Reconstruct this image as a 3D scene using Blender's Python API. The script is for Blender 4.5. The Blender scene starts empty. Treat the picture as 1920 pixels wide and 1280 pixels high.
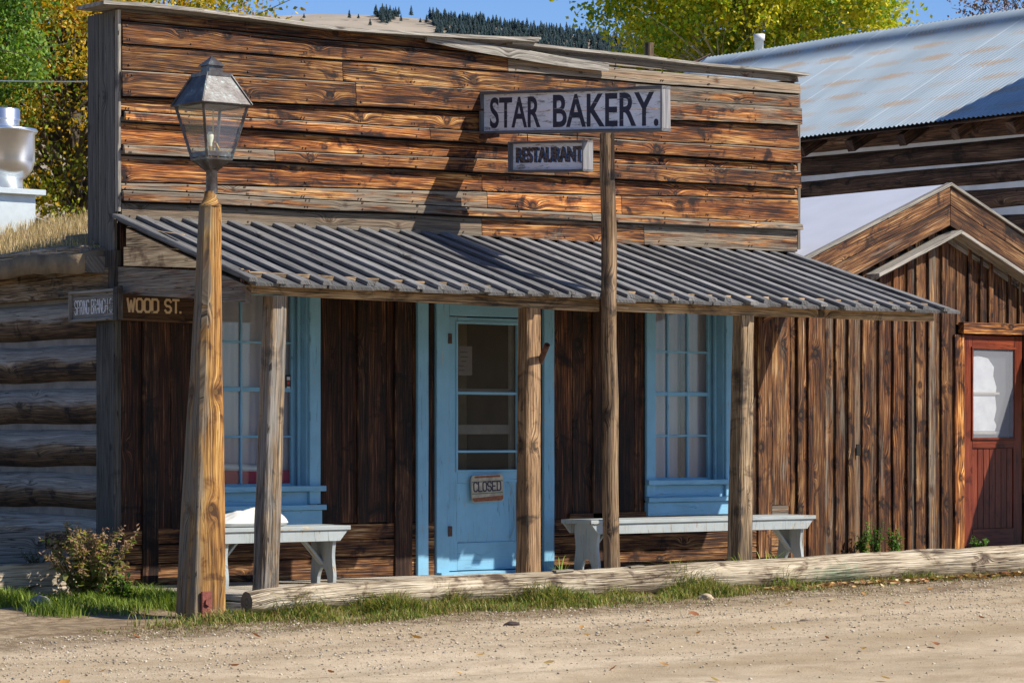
import bpy, bmesh, math, random
import numpy as np
from mathutils import Vector, Matrix, Quaternion, noise
random.seed(7); RNG = np.random.default_rng(7)
sc = bpy.context.scene; COL = sc.collection
R = math.radians
# ------------------------------------------------------------------ camera
PHI = R(38.0); SP, CP = math.sin(PHI), math.cos(PHI)
F = 5370.0; CAM = Vector((-10.55, -18.16, 1.09)); HY = 818.0
cd = bpy.data.cameras.new('camera'); cam = bpy.data.objects.new('camera', cd); COL.objects.link(cam)
cam.location = CAM; cam.rotation_euler = (R(90), 0, -PHI)
cd.sensor_width = 36; cd.lens = F/1920*36; cd.shift_y = (HY-640)/1920; cd.clip_end = 6000; cd.clip_start = .1
sc.camera = cam
# ------------------------------------------------------------------ light
SUN = Vector((.66, -1.0, 1.07)).normalized()
w = bpy.data.worlds.new('World'); sc.world = w; w.use_nodes = True
nt = w.node_tree; bg = nt.nodes['Background']; sky = nt.nodes.new('ShaderNodeTexSky')
sky.sky_type = 'NISHITA'; sky.sun_disc = False; sky.sun_elevation = math.asin(SUN.z)
sky.sun_rotation = math.atan2(SUN.x, SUN.y); sky.altitude = 1700; sky.air_density = 1.0; sky.dust_density = 0.; sky.ozone_density = 5.0
tn = nt.nodes.new('ShaderNodeMix'); tn.data_type = 'RGBA'; tn.blend_type = 'MULTIPLY'; tn.inputs[0].default_value = 1; tn.inputs[7].default_value = (.92, 1.0, 1.14, 1)
nt.links.new(sky.outputs[0], tn.inputs[6]); nt.links.new(tn.outputs[2], bg.inputs[0]); bg.inputs[1].default_value = .10
sl = bpy.data.lights.new('sun', 'SUN'); sl.energy = 5.0; sl.angle = R(.5); sl.color = (1, .95, .86)
so = bpy.data.objects.new('sun', sl); COL.objects.link(so); so.rotation_euler = (-SUN).to_track_quat('-Z', 'Y').to_euler()
sc.view_settings.view_transform = 'Standard'; sc.view_settings.look = 'None'; sc.view_settings.exposure = 0.38; sc.view_settings.gamma = 1

# ------------------------------------------------------------------ measuring helpers (photo pixel -> point on a real plane)
def ray(px, py):
    X = (px-960)/F
    return Vector((X*CP+SP, -X*SP+CP, (HY-py)/F))
def onY(px, py, Y=0.0):
    d = ray(px, py); return CAM + d*((Y-CAM.y)/d.y)
def onX(px, py, X=0.0):
    d = ray(px, py); return CAM + d*((X-CAM.x)/d.x)
def onZ(px, py, Z=0.0):
    d = ray(px, py); return CAM + d*((Z-CAM.z)/d.z)
def xw(px, Y=0.0): return onY(px, HY, Y).x
def zw(px, py, Y=0.0): return onY(px, py, Y).z

# ------------------------------------------------------------------ material helpers
class NT:
    def __init__(s, name):
        s.m = bpy.data.materials.new(name); s.m.use_nodes = True; s.t = s.m.node_tree
        s.b = s.t.nodes['Principled BSDF']; s.out = s.t.nodes['Material Output']
    def n(s, typ, ins=None, **kw):
        nd = s.t.nodes.new('ShaderNode'+typ)
        for k, v in kw.items(): setattr(nd, k, v)
        if ins:
            for k, v in ins.items(): s.set(nd.inputs[k], v)
        return nd
    def set(s, sock, v):
        if hasattr(v, 'is_output') or isinstance(v, bpy.types.NodeSocket): s.t.links.new(v, sock)
        elif hasattr(v, 'outputs'): s.t.links.new(v.outputs[0], sock)
        else: sock.default_value = v
    def m_(s, op, a, b=0.0, c=None, clamp=False):
        nd = s.t.nodes.new('ShaderNodeMath'); nd.operation = op; nd.use_clamp = clamp
        s.set(nd.inputs[0], a); s.set(nd.inputs[1], b)
        if c is not None: s.set(nd.inputs[2], c)
        return nd.outputs[0]
    def vm(s, op, a, b):
        nd = s.t.nodes.new('ShaderNodeVectorMath'); nd.operation = op
        s.set(nd.inputs[0], a); s.set(nd.inputs[1], b); return nd.outputs[0]
    def mix(s, f, a, b, blend='MIX'):
        nd = s.t.nodes.new('ShaderNodeMix'); nd.data_type = 'RGBA'; nd.blend_type = blend; nd.clamp_factor = True
        s.set(nd.inputs[0], f); s.set(nd.inputs[6], a); s.set(nd.inputs[7], b); return nd.outputs[2]
    def ramp(s, f, stops, interp='LINEAR'):
        nd = s.t.nodes.new('ShaderNodeValToRGB'); s.set(nd.inputs[0], f); cr = nd.color_ramp; cr.interpolation = interp
        while len(cr.elements) < len(stops): cr.elements.new(.5)
        for e, (p, c) in zip(cr.elements, stops):
            e.position = p; e.color = (c, c, c, 1) if isinstance(c, (int, float)) else (*c, 1)
        return nd.outputs[0]
    def noise(s, vec, scale=1, detail=3, rough=.5, dist=0.0):
        nd = s.n('TexNoise', {'Vector': vec, 'Scale': scale, 'Detail': detail, 'Roughness': rough, 'Distortion': dist}); return nd.outputs[0]
    def attr(s, name):
        nd = s.n('Attribute'); nd.attribute_name = name; return nd
    def bump(s, h, strength, dist):
        nd = s.n('Bump', {'Height': h, 'Strength': strength, 'Distance': dist}); s.set(s.b.inputs['Normal'], nd.outputs[0])
def c4(c): return (*c, 1)
def rgb(r, g, b):
    f = lambda v: (v/255/12.92) if v/255 <= .04045 else ((v/255+.055)/1.055)**2.4
    return (f(r), f(g), f(b))

def wood(name, stops, gray=((.09, .083, .075), (.30, .28, .25)), base_gray=0.0, knots=1.0, bump=.5, paint=None, wear=.35, rough=.75, contrast=1.0, kscale=1.0, stainy=1.0):
    """sawn weathered wood; 'grain' = (along, across, through) metres per board, 'tint' = (grayness, brightness, orange)"""
    s = NT(name); g = s.attr('grain').outputs['Vector']; ti = s.n('SeparateXYZ', {0: s.attr('tint').outputs['Vector']})
    sep = s.n('SeparateXYZ', {0: g}); u, v, q = sep.outputs
    # knots
    sx, sy = 1.15*kscale, 4.2*kscale
    P = s.vm('MULTIPLY', g, (sx, sy, 2.0))
    vor = s.n('TexVoronoi', {'Vector': P, 'Scale': 1.0, 'Randomness': .9}); vor.feature = 'F1'
    dl = s.vm('SUBTRACT', P, vor.outputs['Position']); dl = s.vm('DIVIDE', dl, (sx, sy, 1e3))
    ds = s.n('SeparateXYZ', {0: dl}); kid = s.n('SeparateXYZ', {0: vor.outputs['Color']})
    have = s.m_('LESS_THAN', kid.outputs[0], .62*knots)
    wob = s.m_('MULTIPLY', s.m_('SUBTRACT', s.noise(g, 14, 2), .5), .03)
    du = s.m_('ADD', ds.outputs[0], wob); dv = ds.outputs[1]
    r2 = s.m_('ADD', s.m_('POWER', s.m_('MULTIPLY', du, 13.), 2.), s.m_('POWER', s.m_('MULTIPLY', dv, 26.), 2.))
    bulge = s.m_('MULTIPLY', s.m_('MULTIPLY', s.m_('EXPONENT', s.m_('MULTIPLY', r2, -1.)), have), s.m_('MULTIPLY_ADD', kid.outputs[2], 1.3, .15))
    rr = s.m_('SQRT', s.m_('ADD', s.m_('POWER', du, 2.), s.m_('POWER', s.m_('MULTIPLY', dv, 1.2), 2.)))
    ksz = s.m_('MULTIPLY_ADD', kid.outputs[1], .016, .008)
    kn = s.m_('MULTIPLY', s.m_('SMOOTHSTEP' if False else 'LESS_THAN', rr, ksz), have)
    halo = s.m_('MULTIPLY', s.m_('SUBTRACT', 1., s.m_('DIVIDE', rr, s.m_('MULTIPLY', ksz, 3.2)), clamp=True), have)
    # grain field
    low = s.m_('SUBTRACT', s.noise(s.vm('MULTIPLY', g, (1.1, 5., 5.)), 1, 3, .55), .5)
    fld = s.m_('ADD', s.m_('ADD', v, s.m_('MULTIPLY', low, .05)), s.m_('MULTIPLY', bulge, .045))
    fld = s.m_('ADD', fld, s.m_('MULTIPLY', q, .8))
    gv = s.n('CombineXYZ', {0: s.m_('MULTIPLY', u, .8), 1: s.m_('MULTIPLY', fld, 66.), 2: s.m_('MULTIPLY', u, .13)})
    bands = s.noise(gv, 1, 4, .62)
    fv = s.n('CombineXYZ', {0: s.m_('MULTIPLY', u, 7.), 1: s.m_('MULTIPLY', fld, 330.), 2: q})
    fine = s.noise(fv, 1, 2, .6)
    patch = s.noise(s.vm('MULTIPLY', g, (1.6, 7., 3.)), 1, 3, .6)
    mid = s.noise(s.n('CombineXYZ', {0: s.m_('MULTIPLY', u, 3.2), 1: s.m_('MULTIPLY', fld, 140.), 2: 9.1}), 1, 3, .7)
    t = s.m_('ADD', s.m_('MULTIPLY', s.m_('SUBTRACT', bands, .5), 1.25*contrast), s.m_('MULTIPLY', s.m_('SUBTRACT', mid, .5), 1.9*contrast))
    t = s.m_('ADD', t, s.m_('MULTIPLY', s.m_('SUBTRACT', patch, .5), 1.15*contrast))
    t = s.m_('ADD', t, .5)
    stain = s.ramp(s.noise(s.vm('MULTIPLY', s.vm('ADD', g, (4.1, 7.7, 0.)), (4.2, 4.6, 1.)), 1, 4, .65, .6), [(.56, 0.), (.70, 1.)])
    t = s.m_('SUBTRACT', t, s.m_('MULTIPLY', stain, .46*contrast*stainy))
    t = s.m_('SUBTRACT', t, s.m_('MULTIPLY', halo, .6))
    col = s.ramp(t, stops)
    lnz = s.noise(s.n('CombineXYZ', {0: s.m_('MULTIPLY', u, .9), 1: s.m_('MULTIPLY', fld, 34.), 2: 21.}), 1, 2, .5)
    ln_ = s.m_('SUBTRACT', 1., s.m_('MULTIPLY', s.m_('ABSOLUTE', s.m_('SUBTRACT', lnz, .5)), 30.), clamp=True)
    ln_ = s.m_('MULTIPLY', ln_, s.ramp(s.noise(s.vm('MULTIPLY', g, (1.3, 5., 1.)), 1, 2), [(.42, 0.), (.56, .75)]))
    col = s.mix(s.m_('MULTIPLY', ln_, 1.*min(1, contrast)), col, c4([x*.8 for x in stops[0][1]]))
    fing = s.m_('ADD', s.m_('MULTIPLY', s.m_('SUBTRACT', bands, .5), 1.3), s.m_('ADD', s.m_('MULTIPLY', s.m_('SUBTRACT', mid, .5), 1.5), .5))
    fing = s.m_('SUBTRACT', fing, s.m_('MULTIPLY', halo, .4))
    gcol = s.ramp(fing, [(.12, gray[0]), (.85, gray[1])])
    gn = s.noise(s.vm('MULTIPLY', g, (2.2, 16., 6.)), 1, 4, .65)
    gf = s.m_('MULTIPLY', s.m_('SUBTRACT', s.m_('ADD', gn, s.m_('ADD', s.m_('MULTIPLY', ti.outputs[0], 1.15), base_gray)), .93), 5., clamp=True)
    col = s.mix(gf, col, gcol)
    # checks (thin drying cracks)
    cv = s.n('CombineXYZ', {0: s.m_('MULTIPLY', u, 1.3), 1: s.m_('MULTIPLY', fld, 55.), 2: 3.7})
    ck = s.m_('ABSOLUTE', s.m_('SUBTRACT', s.noise(cv, 1, 1, .4), .5))
    ck = s.m_('MULTIPLY', s.m_('LESS_THAN', ck, .012), s.m_('GREATER_THAN', s.noise(s.vm('MULTIPLY', g, (2., 9., 1.)), 1, 1), .52))
    col = s.mix(s.m_('MULTIPLY', ck, .8), col, c4((.018, .011, .007)))
    ring = s.m_('SINE', s.m_('MULTIPLY', rr, 900.))
    kc = s.mix(s.m_('MULTIPLY_ADD', ring, .35, .4), c4(stops[0][1]), c4([x*.55 for x in stops[-2][1]]))
    col = s.mix(s.m_('MULTIPLY', kn, .85), col, kc)
    br = ti.outputs[1]; tz = ti.outputs[2]
    col = s.mix(1.0, col, s.n('CombineXYZ', {0: s.m_('MULTIPLY_ADD', tz, .14, 1.), 1: s.m_('MULTIPLY_ADD', tz, -.13, 1.), 2: s.m_('MULTIPLY_ADD', tz, -.34, 1.)}).outputs[0], 'MULTIPLY')
    col = s.mix(1.0, col, s.n('CombineXYZ', {0: br, 1: br, 2: br}).outputs[0], 'MULTIPLY')
    h = s.m_('ADD', s.m_('MULTIPLY', bands, 1.0), s.m_('ADD', s.m_('MULTIPLY', fine, .4), s.m_('MULTIPLY', mid, .7)))
    h = s.m_('SUBTRACT', h, s.m_('MULTIPLY', ln_, .5))
    h = s.m_('SUBTRACT', h, s.m_('MULTIPLY', ck, 1.2)); h = s.m_('SUBTRACT', h, s.m_('MULTIPLY', kn, .4))
    if paint:
        pn = s.m_('ADD', s.m_('MULTIPLY', s.noise(s.vm('MULTIPLY', g, (5., 26., 9.)), 1, 5, .7), 1.), s.m_('MULTIPLY', s.m_('SUBTRACT', fine, .5), .5))
        pf = s.m_('MULTIPLY', s.m_('SUBTRACT', pn, wear), 14., clamp=True)
        dirt = s.noise(s.vm('MULTIPLY', g, (3., 3., 3.)), 1, 4, .6)
        pc = s.mix(s.ramp(dirt, [(.35, 0.), (.75, 1.)]), c4([x*.8 for x in paint]), c4(paint))
        pc = s.mix(s.m_('MULTIPLY', s.m_('SUBTRACT', fine, .58, clamp=True), 2.2), pc, c4([x*.5 for x in paint]))
        pc = s.mix(s.m_('MULTIPLY', ck, .5), pc, c4([x*.25 for x in paint]))
        col = s.mix(pf, col, pc); h = s.m_('ADD', s.m_('MULTIPLY', h, .35), s.m_('MULTIPLY', pf, .35))
    s.set(s.b.inputs['Base Color'], col); s.b.inputs['Roughness'].default_value = rough
    s.b.inputs['Specular IOR Level'].default_value = .3
    s.bump(h, bump, .006)
    return s.m

def plain(name, col, rough=.7, metal=0., var=.15, scale=8., bump=0., col2=None, spec=.5):
    s = NT(name); tc = s.n('TexCoord').outputs['Object']
    nz = s.noise(tc, scale, 5, .6)
    c = s.mix(s.ramp(nz, [(.3, 0.), (.7, 1.)]), c4([x*(1-var) for x in col]), c4(col2 or [min(1, x*(1+var)) for x in col]))
    s.set(s.b.inputs['Base Color'], c); s.b.inputs['Roughness'].default_value = rough; s.b.inputs['Metallic'].default_value = metal
    s.b.inputs['Specular IOR Level'].default_value = spec
    if bump: s.bump(s.noise(tc, scale*3, 5, .6), bump, .01)
    return s.m

def glass(name, tint=(1, 1, 1), refl=1.0, dirt=.05):
    s = NT(name); ge = s.n('NewGeometry'); dp = s.n('VectorMath', {0: ge.outputs['Normal'], 1: ge.outputs['Incoming']}, operation='DOT_PRODUCT').outputs['Value']
    fz = s.m_('MULTIPLY_ADD', s.m_('POWER', s.m_('SUBTRACT', 1., s.m_('ABSOLUTE', dp)), 5.), .94, .05)
    tr = s.n('BsdfTransparent', {'Color': c4(tint)}); gl = s.n('BsdfGlossy', {'Color': c4((1, 1, 1)), 'Roughness': .03})
    df = s.n('BsdfDiffuse', {'Color': c4((.6, .62, .65))})
    m1 = s.n('MixShader', {0: s.m_('MULTIPLY', fz, refl), 1: tr.outputs[0], 2: gl.outputs[0]})
    m2 = s.n('MixShader', {0: dirt, 1: m1.outputs[0], 2: df.outputs[0]})
    s.t.links.new(m2.outputs[0], s.out.inputs[0]); return s.m

def leafmat(name, trans=.35, rough=.55):
    s = NT(name); a = s.attr('tint').outputs['Vector']
    s.set(s.b.inputs['Base Color'], a); s.b.inputs['Roughness'].default_value = rough; s.b.inputs['Specular IOR Level'].default_value = .35
    tr = s.n('BsdfTranslucent', {'Color': s.vm('MULTIPLY', a, (1.5, 1.5, .7))})
    mx = s.n('MixShader', {0: trans, 1: s.b.outputs[0], 2: tr.outputs[0]})
    s.t.links.new(mx.outputs[0], s.out.inputs[0]); return s.m

# ------------------------------------------------------------------ object helpers
def tag(o, label=None, cat=None, group=None, kind=None):
    if label: o['label'] = label
    if cat: o['category'] = cat
    if group: o['group'] = group
    if kind: o['kind'] = kind
    return o
def empty(name, label, cat, loc=(0, 0, 0), rz=0, group=None):
    o = bpy.data.objects.new(name, None); COL.objects.link(o); o.location = loc; o.rotation_euler = (0, 0, rz); o.empty_display_size = .1
    return tag(o, label, cat, group)

class MB:
    """collects shapes with per-vertex grain coordinates and tint, then links ONE mesh object"""
    def __init__(s): s.v = []; s.f = []; s.g = []; s.t = []; s.mi = []; s.sm = []
    def add(s, vs, fs, gs, tint, mi=0, smooth=False):
        b = len(s.v); s.v += [tuple(p) for p in vs]; s.g += [tuple(p) for p in gs]; s.t += [tint]*len(vs)
        for f in fs: s.f.append([b+i for i in f]); s.mi.append(mi); s.sm.append(smooth)
    def plank(s, o, a, b, c, tint=(0, 1, 0), seg=None, jit=.002, bow=0., mi=0, seed=None, cut=None):
        """box from corner o along a (grain), b (width), c (thickness)"""
        o, a, b, c = Vector(o), Vector(a), Vector(b), Vector(c); L, W, T = a.length, b.length, c.length
        n = seg or max(1, min(40, int(L/.14))); an, bn, cn = a.normalized(), b.normalized(), c.normalized()
        sd = Vector((random.uniform(-90, 90), random.uniform(-90, 90), random.uniform(-90, 90))) if seed is None else Vector(seed)
        vs, gs = [], []
        ch = min(.004, W*.12, T*.25)
        sec = [(ch, 0), (W-ch, 0), (W, ch), (W, T-ch), (W-ch, T), (ch, T), (0, T-ch), (0, ch)]
        for i in range(n+1):
            t = i/n; u = L*t
            j0 = jit*(noise.noise(Vector((u*3.1+sd.x, sd.y, 0)))*1.6); j1 = jit*(noise.noise(Vector((u*3.3, sd.x, sd.z)))*1.6)
            bw = bow*math.sin(math.pi*t)
            for (x, y) in sec:
                xx = x + (j0 if x < W/2 else j1)
                e = 0
                if cut: e = cut(t, x/W)
                vs.append(o+an*(u+e)+bn*xx+cn*(y+bw)); gs.append(Vector((u+e, xx, y))+sd)
        fs = []
        for i in range(n):
            for k in range(8):
                fs.append([i*8+k, i*8+(k+1) % 8, (i+1)*8+(k+1) % 8, (i+1)*8+k])
        fs.append(list(range(7, -1, -1))); fs.append([n*8+k for k in range(8)])
        if a.cross(b).dot(c) < 0: fs = [f[::-1] for f in fs]
        s.add(vs, fs, gs, tuple(tint), mi)
    def box(s, x0, x1, y0, y1, z0, z1, tint=(0, 1, 0), grain='x', mi=0, jit=.0015, seg=None):
        d = {'x': ((x1-x0, 0, 0), (0, 0, z1-z0), (0, y1-y0, 0)), 'z': ((0, 0, z1-z0), (x1-x0, 0, 0), (0, y1-y0, 0)), 'y': ((0, y1-y0, 0), (0, 0, z1-z0), (x1-x0, 0, 0))}[grain]
        s.plank((x0, y0, z0), *d, tint=tint, mi=mi, jit=jit, seg=seg)
    def tube(s, pts, rad, n=10, tint=(0, 1, 0), rough=0., mi=0, caps=True, sq=0., smooth=True, rot=0.):
        pts = [Vector(p) for p in pts]
        if not isinstance(rad, (list, tuple)): rad = [rad]*len(pts)
        sd = Vector((random.uniform(-90, 90), random.uniform(-90, 90), random.uniform(-90, 90)))
        vs, gs, fs = [], [], []; u = 0; ref = None
        for i, p in enumerate(pts):
            d = (pts[min(i+1, len(pts)-1)]-pts[max(i-1, 0)]).normalized()
            if ref is None: ref = d.orthogonal().normalized(); 
            if i == 0 and abs(d.z) < .8: ref = (Vector((0, 0, 1))-d*d.z).normalized()
            ref = (ref-d*ref.dot(d)).normalized(); bi = d.cross(ref)
            if i: u += (p-pts[i-1]).length
            for k in range(n):
                an = 2*math.pi*(k/n)+rot; r = rad[i]
                if rough: r *= 1+rough*noise.noise(Vector((u*2.2+sd.x, math.cos(an)*1.7, math.sin(an)*1.7+sd.y)))
                q = ref*math.cos(an)*r+bi*math.sin(an)*r
                vs.append(p+q); gs.append(Vector((u, an*max(rad[i], .01), 0))+sd)
        for i in range(len(pts)-1):
            for k in range(n): fs.append([i*n+k, i*n+(k+1) % n, (i+1)*n+(k+1) % n, (i+1)*n+k])
        s.add(vs, fs, gs, tuple(tint), mi, smooth)
        if caps:
            for (b0, flip) in ((0, True), ((len(pts)-1)*n, False)):
                cvs = [vs[b0+k] for k in range(n)]; ce = sum(cvs, Vector())/n
                cg = [Vector((v.x*1, v.y*8, v.z*8)) for v in [c_-ce for c_ in cvs]]
                cg = [Vector((0, 0, 0))+sd+Vector(((c_-ce).length*.2, (c_-ce).length*2, k*.002)) for k, c_ in enumerate(cvs)]
                ff = [[n, (k+1) % n, k] if flip else [n, k, (k+1) % n] for k in range(n)]
                s.add(cvs+[ce], ff, cg+[sd], (min(1, tint[0]+.3), tint[1]*.55, 0), mi)
    def frus(s, c, w0, w1, z0, z1, off=(0, 0), mi=0, tint=(0, 1, 0), caps=True, rot=0.):
        """square frustum, w0 wide at z0 and w1 wide at z1"""
        cr, sr = math.cos(rot), math.sin(rot); vs, gs = [], []
        for (wd, z, ox, oy) in ((w0, z0, 0, 0), (w1, z1, off[0], off[1])):
            for (a, b) in ((-.5, -.5), (.5, -.5), (.5, .5), (-.5, .5)):
                x, y = a*wd, b*wd; vs.append((c[0]+ox+x*cr-y*sr, c[1]+oy+x*sr+y*cr, z)); gs.append((z, x, y))
        fs = [[i, (i+1) % 4, 4+(i+1) % 4, 4+i] for i in range(4)]
        if caps: fs += [[3, 2, 1, 0], [4, 5, 6, 7]]
        s.add(vs, fs, gs, tuple(tint), mi)
    def prism(s, poly, o, ax, ay, az, th, mi=0, tint=(0, 1, 0)):
        """extrude 2-D polygon (u,v) placed at o with axes ax, ay by th along az"""
        o, ax, ay, az = Vector(o), Vector(ax), Vector(ay), Vector(az); n = len(poly)
        sd = Vector((random.uniform(-90, 90), random.uniform(-90, 90), 0))
        vs = [o+ax*u+ay*v for u, v in poly]+[o+ax*u+ay*v+az*th for u, v in poly]
        gs = [Vector((v, u, 0))+sd for u, v in poly]+[Vector((v, u, th))+sd for u, v in poly]
        fs = [[i, (i+1) % n, n+(i+1) % n, n+i] for i in range(n)]+[list(range(n-1, -1, -1)), [n+i for i in range(n)]]
        s.add(vs, fs, gs, tuple(tint), mi)
    def lathe(s, c, prof, n=28, mi=0):
        vs, fs, gs = [], [], []
        for (r, z) in prof:
            for k in range(n):
                a = 2*math.pi*k/n; vs.append((c[0]+r*math.cos(a), c[1]+r*math.sin(a), c[2]+z)); gs.append((z, a*r, 0))
        for i in range(len(prof)-1):
            for k in range(n): fs.append([i*n+k, i*n+(k+1) % n, (i+1)*n+(k+1) % n, (i+1)*n+k])
        s.add(vs, fs, gs, (0, 1, 0), mi, True)
    def build(s, name, mats, parent=None, loc=None):
        me = bpy.data.meshes.new(name); me.from_pydata(s.v, [], s.f); me.validate()
        if not isinstance(mats, (list, tuple)): mats = [mats]
        for m in mats: me.materials.append(m)
        for an, dat in (('grain', s.g), ('tint', s.t)):
            at = me.attributes.new(an, 'FLOAT_VECTOR', 'POINT'); at.data.foreach_set('vector', np.array(dat, dtype=np.float32).ravel())
        if len(me.polygons) == len(s.f):
            me.polygons.foreach_set('material_index', s.mi); me.polygons.foreach_set('use_smooth', s.sm)
        bm = bmesh.new(); bm.from_mesh(me); bmesh.ops.recalc_face_normals(bm, faces=bm.faces); bm.to_mesh(me); bm.free()
        o = bpy.data.objects.new(name, me); COL.objects.link(o)
        if parent: o.parent = parent; 
        if parent and loc is None: o.matrix_parent_inverse = parent_matrix(parent).inverted()
        return o
def parent_matrix(p):
    m = Matrix.LocRotScale(p.location, p.rotation_euler.to_quaternion(), p.scale)
    return m if p.parent is None else parent_matrix(p.parent) @ p.matrix_parent_inverse @ m

def npmesh(name, V, Fc, mat, tint=None, parent=None, smooth=False):
    V = np.asarray(V, dtype=np.float32); Fc = np.asarray(Fc, dtype=np.int32); k = Fc.shape[1]
    me = bpy.data.meshes.new(name); me.vertices.add(len(V)); me.vertices.foreach_set('co', V.ravel())
    me.loops.add(Fc.size); me.loops.foreach_set('vertex_index', Fc.ravel())
    me.polygons.add(len(Fc)); me.polygons.foreach_set('loop_start', np.arange(0, Fc.size, k, dtype=np.int32))
    me.update(calc_edges=True); me.materials.append(mat)
    if tint is not None:
        at = me.attributes.new('tint', 'FLOAT_VECTOR', 'POINT'); at.data.foreach_set('vector', np.asarray(tint, dtype=np.float32).ravel())
    if smooth: me.polygons.foreach_set('use_smooth', [True]*len(Fc))
    o = bpy.data.objects.new(name, me); COL.objects.link(o)
    if parent: o.parent = parent; o.matrix_parent_inverse = parent_matrix(parent).inverted()
    return o

# ------------------------------------------------------------------ materials
ORANGE = [(.12, (.014, .005, .003)), (.31, (.050, .016, .006)), (.44, (.135, .044, .012)), (.57, (.275, .096, .022)), (.75, (.50, .215, .05)), (.98, (.80, .50, .20))]
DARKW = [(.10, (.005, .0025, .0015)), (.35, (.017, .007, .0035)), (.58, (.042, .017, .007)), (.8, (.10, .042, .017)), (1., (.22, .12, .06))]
PALE = [(.10, (.10, .062, .030)), (.32, (.24, .15, .075)), (.55, (.42, .29, .15)), (.8, (.60, .44, .25)), (1., (.72, .57, .37))]
YELLOW = [(.08, (.07, .03, .009)), (.3, (.19, .085, .022)), (.52, (.38, .19, .05)), (.78, (.58, .34, .10)), (1., (.74, .52, .23))]
GRAYW = [(.10, (.045, .036, .028)), (.4, (.15, .125, .10)), (.7, (.30, .262, .215)), (1., (.48, .43, .36))]
M = {}
M['siding'] = wood('siding_wood', ORANGE, gray=((.055, .042, .030), (.36, .295, .215)), knots=1.2, bump=.55)
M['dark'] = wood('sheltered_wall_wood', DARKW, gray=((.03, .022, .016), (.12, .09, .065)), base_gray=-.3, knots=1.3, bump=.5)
M['board'] = wood('board_wall_wood', [(.08, (.012, .005, .003)), (.30, (.042, .016, .007)), (.46, (.10, .038, .014)), (.62, (.20, .083, .026)), (.80, (.36, .18, .065)), (1, (.6, .42, .22))], gray=((.045, .034, .025), (.30, .24, .175)), knots=1.2, bump=.6)
M['gray'] = wood('weathered_gray_wood', GRAYW, gray=((.07, .060, .048), (.42, .38, .32)), base_gray=.0, knots=.9, bump=.6)
M['post'] = wood('post_wood', GRAYW[:1]+[(.35, (.16, .105, .06)), (.6, (.36, .24, .13)), (1., (.62, .47, .3))], gray=((.10, .088, .072), (.40, .36, .31)), knots=1., bump=.8)
M['pale'] = wood('pale_new_wood', PALE, gray=((.12, .1, .08), (.32, .27, .21)), base_gray=-.5, knots=.9, bump=.3, contrast=.7)
M['lamp_post'] = wood('lamp_post_wood', YELLOW, gray=((.12, .09, .06), (.36, .28, .19)), base_gray=-.25, knots=1.3, bump=.5)
M['roofw'] = wood('roof_board_wood', GRAYW, gray=((.055, .053, .052), (.285, .275, .265)), base_gray=.9, knots=.5, bump=.5)
M['log'] = wood('kerb_log_wood', [(.08, (.07, .045, .028)), (.3, (.26, .19, .12)), (.5, (.46, .37, .25)), (1., (.70, .60, .45))], gray=((.20, .165, .125), (.58, .51, .41)), base_gray=.0, knots=.8, bump=1.2, contrast=1.0)
M['walllog'] = wood('wall_log_wood', [(.1, (.022, .013, .008)), (.35, (.10, .062, .032)), (.6, (.25, .17, .095)), (1., (.46, .36, .25))], gray=((.09, .078, .062), (.42, .37, .31)), base_gray=.0, knots=.6, bump=.8)
M['barnlog'] = wood('barn_log_wood', [(.1, (.014, .007, .004)), (.4, (.06, .028, .014)), (.7, (.14, .07, .035)), (1., (.28, .17, .1))], base_gray=-.3, knots=.8, bump=.7)
M['blue'] = wood('blue_painted_wood', PALE, paint=rgb(134, 186, 212), wear=.27, knots=.4, stainy=.5, bump=.3, rough=.5)
M['white'] = wood('whitewashed_bench_wood', PALE, gray=((.3, .3, .28), (.5, .5, .48)), paint=rgb(168, 174, 172), wear=.33, knots=.5, bump=.3, rough=.55)
M['signwhite'] = wood('white_sign_paint', GRAYW, gray=((.1, .09, .08), (.3, .27, .24)), base_gray=.3, paint=rgb(246, 247, 250), wear=.35, knots=.4, bump=.3, rough=.6)
M['signframe'] = wood('sign_frame_wood', GRAYW, gray=((.08, .08, .085), (.26, .25, .25)), base_gray=.5, knots=.4, bump=.5)
M['signbrown'] = wood('brown_sign_wood', [(.1, (.02, .01, .006)), (.5, (.07, .035, .017)), (1., (.14, .08, .04))], base_gray=-.4, knots=.6, bump=.3, contrast=.6)
M['red'] = wood('red_stained_door_wood', [(.1, (.05, .009, .005)), (.4, (.14, .026, .011)), (.7, (.24, .05, .02)), (1., (.38, .11, .04))], base_gray=-.8, knots=.3, bump=.15, rough=.38, contrast=.6)
M['whitemetal'] = plain('white_roof_sheet', (.60, .60, .64), .5, 0, .09, 1.3)
M['iron'] = plain('rusty_iron', (.10, .05, .035), .75, .4, .5, 40., .3)
M['rustplate'] = plain('rust_red_plate', (.22, .06, .04), .7, .2, .4, 30., .4)
M['glass'] = glass('window_glass', (.93, .95, .95), .55, .02)
M['lampglass'] = glass('lantern_glass', (.93, .95, .93), 1.4, .05)
M['chink'] = plain('lime_chinking', (.19, .175, .155), .9, 0, .3, 6., .4)
M['chinkwhite'] = plain('white_chinking', (.62, .58, .53), .9, 0, .12, 4., .3)
M['black'] = plain('dark_void', (.012, .010, .008), .95, 0, .1)
M['interior'] = plain('interior_wall', (.14, .11, .07), .9, 0, .35, 3.)
M['galv'] = plain('spun_aluminium', (.72, .74, .77), .28, .95, .06, 5.)
M['galvflat'] = plain('galvanised_sheet', (.58, .63, .63), .45, .6, .08, 9.)
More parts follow.
